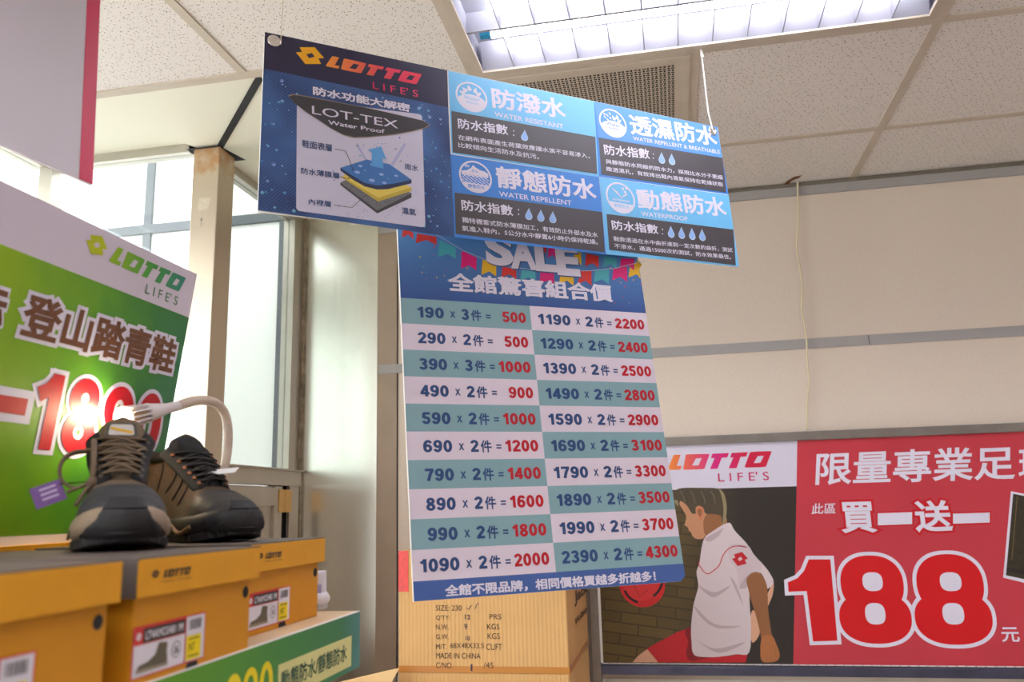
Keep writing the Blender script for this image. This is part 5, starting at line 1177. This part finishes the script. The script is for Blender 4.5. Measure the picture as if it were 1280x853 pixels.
# ribs of the flexible tube
for j in range(2, len(path) - 2):
    for t in (0, .5):
        p = path[j].lerp(path[j + 1], t); dd = (path[j + 1] - path[j - 1]).normalized(); f.tube([p - dd * .0010, p + dd * .0010], .0082, M_neck, 10)
f.build('gooseneck', lp, True)
hd_ = [lo(at(q, 0, x)) for q, x in (((221, 508), -.794), ((206, 513), -.796), ((183, 519), -.799), ((151, 526), -.802))]
ax = (hd_[3] - hd_[1]).normalized(); o = hd_[0]; Lh = (hd_[3] - hd_[0]).length
f = MB(); f.lathe([(.0, -.004), (.0078, -.004), (.0082, .0), (.0085, Lh * .2), (.009, Lh * .22), (.0145, Lh * .52), (.0155, Lh * .54), (.0155, Lh * .60), (.010, Lh * .61)], M_lamp, o, ax, 26); f.build('lamp_socket', lp, True)
f = MB(); u = ax.cross(Vector((0, 0, 1))).normalized(); v = ax.cross(u)
for j in range(12):
    q = 2 * math.pi * j / 12; e = u * math.cos(q) + v * math.sin(q); tt = ax.cross(e) * .0012
    a, b = o + ax * (Lh * .58), o + ax * (Lh * .96)
    pts = [a + e * .009, a + e * .0155, b + e * .0185, b + e * .013]; f.loft([[p - tt for p in pts], [p + tt for p in pts]], M_lamp)
f.tube([o + ax * (Lh * .95) + (u * math.cos(q) + v * math.sin(q)) * .0175 for q in [2 * math.pi * j / 24 for j in range(24)]], .0016, M_lamp, 6, closed=True)
f.lathe([(.0, Lh * .58), (.009, Lh * .58), (.0125, Lh * .93), (.0, Lh * .93)], mat('lamp_core_brass', (196, 160, 96), .4, .5), o, ax, 20); f.build('heat_sink', lp)
f = MB(); f.lathe([(.0105, Lh * .935), (.0125, Lh * .95), (.0115, Lh * .99), (.007, Lh * 1.03), (.0, Lh * 1.04)], M_bulb, o, ax, 24); f.build('bulb', lp, True)
# clip gripping the shelf end
f = MB(); f.box(-.02, .02, -.052, .045, .0004, .010, M_lamp, .002); f.box(-.02, .02, .0, .045, -.04, .0004, M_lamp, .002) if 0 else None
f.box(-.02, .02, -.008, .045, .008, .048, M_lamp, .004); f.box(-.02, .02, -.052, .045, -.036, -.0226, M_lamp, .002); f.box(-.018, .018, .012 - .0, .045, -.03, .008, M_lamp, .002); f.build('clip', lp)

# ================================================================== cardboard cartons by the wall
M_card = mat('cardboard', (214, 168, 110), .8, noise=.05, nscale=6)
def corrugated(m):
    nd, lk, b = nodes_of(m); tc = nd.new('ShaderNodeTexCoord'); wv = nd.new('ShaderNodeTexWave'); wv.inputs['Scale'].default_value = 26; wv.inputs['Distortion'].default_value = .6; lk.new(tc.outputs['Object'], wv.inputs[0])
    bp = nd.new('ShaderNodeBump'); bp.inputs['Strength'].default_value = .25; bp.inputs['Distance'].default_value = .003; lk.new(wv.outputs['Fac'], bp.inputs['Height']); lk.new(bp.outputs['Normal'], b.inputs['Normal'])
corrugated(M_card)
M_tape = mat('brown_packing_tape', (196, 128, 56), .3); M_redtape = mat('red_packing_tape', (222, 40, 30), .2, noise=.15, nscale=60); M_stencil = mat('stencil_ink', (70, 54, 42), .7); M_pen = mat('marker_ink', (60, 58, 74), .7)
cx0, cx1, cy0, cy1 = -.853, -.334, 2.5, 3.03
def carton(z0, z1, label, printed=False):
    r = empty('cardboard_carton', (cx0, cy0, z0), label, 'cardboard box', 'cartons stacked by the wall')
    W_, D_, H_ = cx1 - cx0, cy1 - cy0, z1 - z0
    f = MB(); f.box(0, W_, 0, D_, 0, H_, M_card, .004); f.build('carton_body', r)
    f = MB(); f.box(-.0006, W_ + .0006, -.0008, D_ + .0006, 0.0, .018, M_tape); f.build('packing_tape', r)
    return r
hz = .965
car = carton(hz, 1.319, 'brown carton stencilled MADE IN CHINA with red tape, topmost below the price board')
K = Sheet((cx0, cy0, hz), (1, 0, 0), (0, 0, 1))
f = MB(); z6 = lambda x, y: (500 + x / 7.55, 740 + y / 7.55)
for body, LB, RT in (('SIZE: 230', (338, 180), (582, 128)), ("Q'TY:", (340, 272), (470, 222)), ('PRS', (845, 262), (955, 212)), ('N.W.', (340, 358), (458, 310)), ('KGS', (823, 357), (938, 303)), ('G.W.', (340, 448), (460, 402)), ('KGS', (828, 447), (943, 392)), ('M/T.', (342, 542), (440, 495)), ('68X48X33.5', (475, 532), (790, 485)), ('CUFT', (815, 550), (962, 492)), ('MADE IN CHINA', (342, 630), (760, 580)), ('C/NO.', (342, 722), (497, 668)), ('/45', (790, 722), (882, 668))):
    K.text(f, body, z6(*LB), z6(*RT), .0012, M_stencil, .0)
f.v = [(x, -z_, y) for x, y, z_ in f.v]; f.build('stencil_lettering', car)
f = MB()
for body, LB, RT in (('12', (612, 262), (662, 216)), ('9', (608, 358), (634, 303)), ('10', (618, 462), (660, 418)), ('1', (668, 750), (684, 685))): K.text(f, body, z6(*LB), z6(*RT), .0012, M_pen, .01)
K.line(f, [z6(628, 150), z6(645, 168), z6(680, 128)], .002, .0012, M_pen); K.line(f, [z6(712, 165), z6(722, 125), z6(742, 105)], .002, .0012, M_pen); f.v = [(x, -z_, y) for x, y, z_ in f.v]; f.build('handwriting', car)
f = MB(); a = K.L((510.5, 690)); b = K.L((505, 740)); f.add([(-.0012, .0, b[1]), (a[0], -.0012, b[1]), (a[0], -.0012, a[1]), (-.0012, 0, a[1])], [(0, 1, 2, 3)], M_redtape)
f.box(-.0012, a[0], -.0014, .0, b[1], cz if (cz := 1.319 - hz) else 0, M_redtape); f.box(-.0014, 0, -.0014, .12, b[1], cz, M_redtape); o = f.build('red_tape', car); o['label'] = 'glossy red tape over the corner'
Sd = Sheet((cx1, cy0, hz), (0, 1, 0), (0, 0, 1)); f = MB(); sk_ = mat('carton_side_ink', (104, 78, 58), .7)
def sidetext(body, LB, RT, bold):
    a, b = Sd.L(LB), Sd.L(RT); t_ = MB(); lay(t_, body, a[0], a[1], b[0], b[1], 0, sk_, bold); f.add([(cx1 - cx0 + .0008 + v[2], v[0], v[1]) for v in t_.v], t_.f, sk_)
sidetext('Jack', (718, 760), (734, 726), .05); sidetext('Wolfskin', (718.5, 783.5), (733.5, 756.5), .05); f.build('side_lettering', car)
carton(.6435, hz - .0005, 'brown carton, second from the top of the stack below the price board'); carton(.322, .643, 'brown carton, third from the top of the stack below the price board'); carton(0.0, .3215, 'brown carton, lowest of the stack below the price board')
r = empty('open_carton', (-1.12, 2.25, 0), 'pale brown carton with a raised flap standing left of the carton stack', 'cardboard box')
f = MB(); f.box(-.25, .24, -.2, .2, 0, .90, M_card, .004); f.build('carton_body', r)
fq = [at(q, 1, y) for q, y in (((452, 857), 2.36), ((499, 858), 2.36), ((499, 836.5), 2.44), ((478, 841), 2.44))]
fq = [Vector(p) - Vector((-1.12, 2.25, 0)) for p in fq]; hng = [Vector((-.1, .19, .898)), Vector((.235, .19, .898))]
f = MB(); q = [hng[0], hng[1], fq[2], fq[3]]; f.loft([q, [p + Vector((0, .004, .002)) for p in q]], mat('pale_cardboard', (226, 190, 140), .8)); f.build('flap', r)

# ================================================================== white cable hanging down the back wall
f = MB(); pts = [Vector(at(q, 1, YB - .026)) for q in ((998, 219), (997, 235), (998, 262), (997, 290), (996, 312), (1000, 335), (1003, 360), (1002, 385), (1005, 402), (1008, 425), (1009, 450), (1011, 475), (1009, 505), (1009, 538))]
f.tube(smooth3(pts), .0032, mat('cream_cable', (226, 212, 178), .5), 7); o = f.build('cable', None, True, origin=pts[-1]); tag(o, 'cream cable hanging from the broken ceiling tile down the beige wall', 'cable')
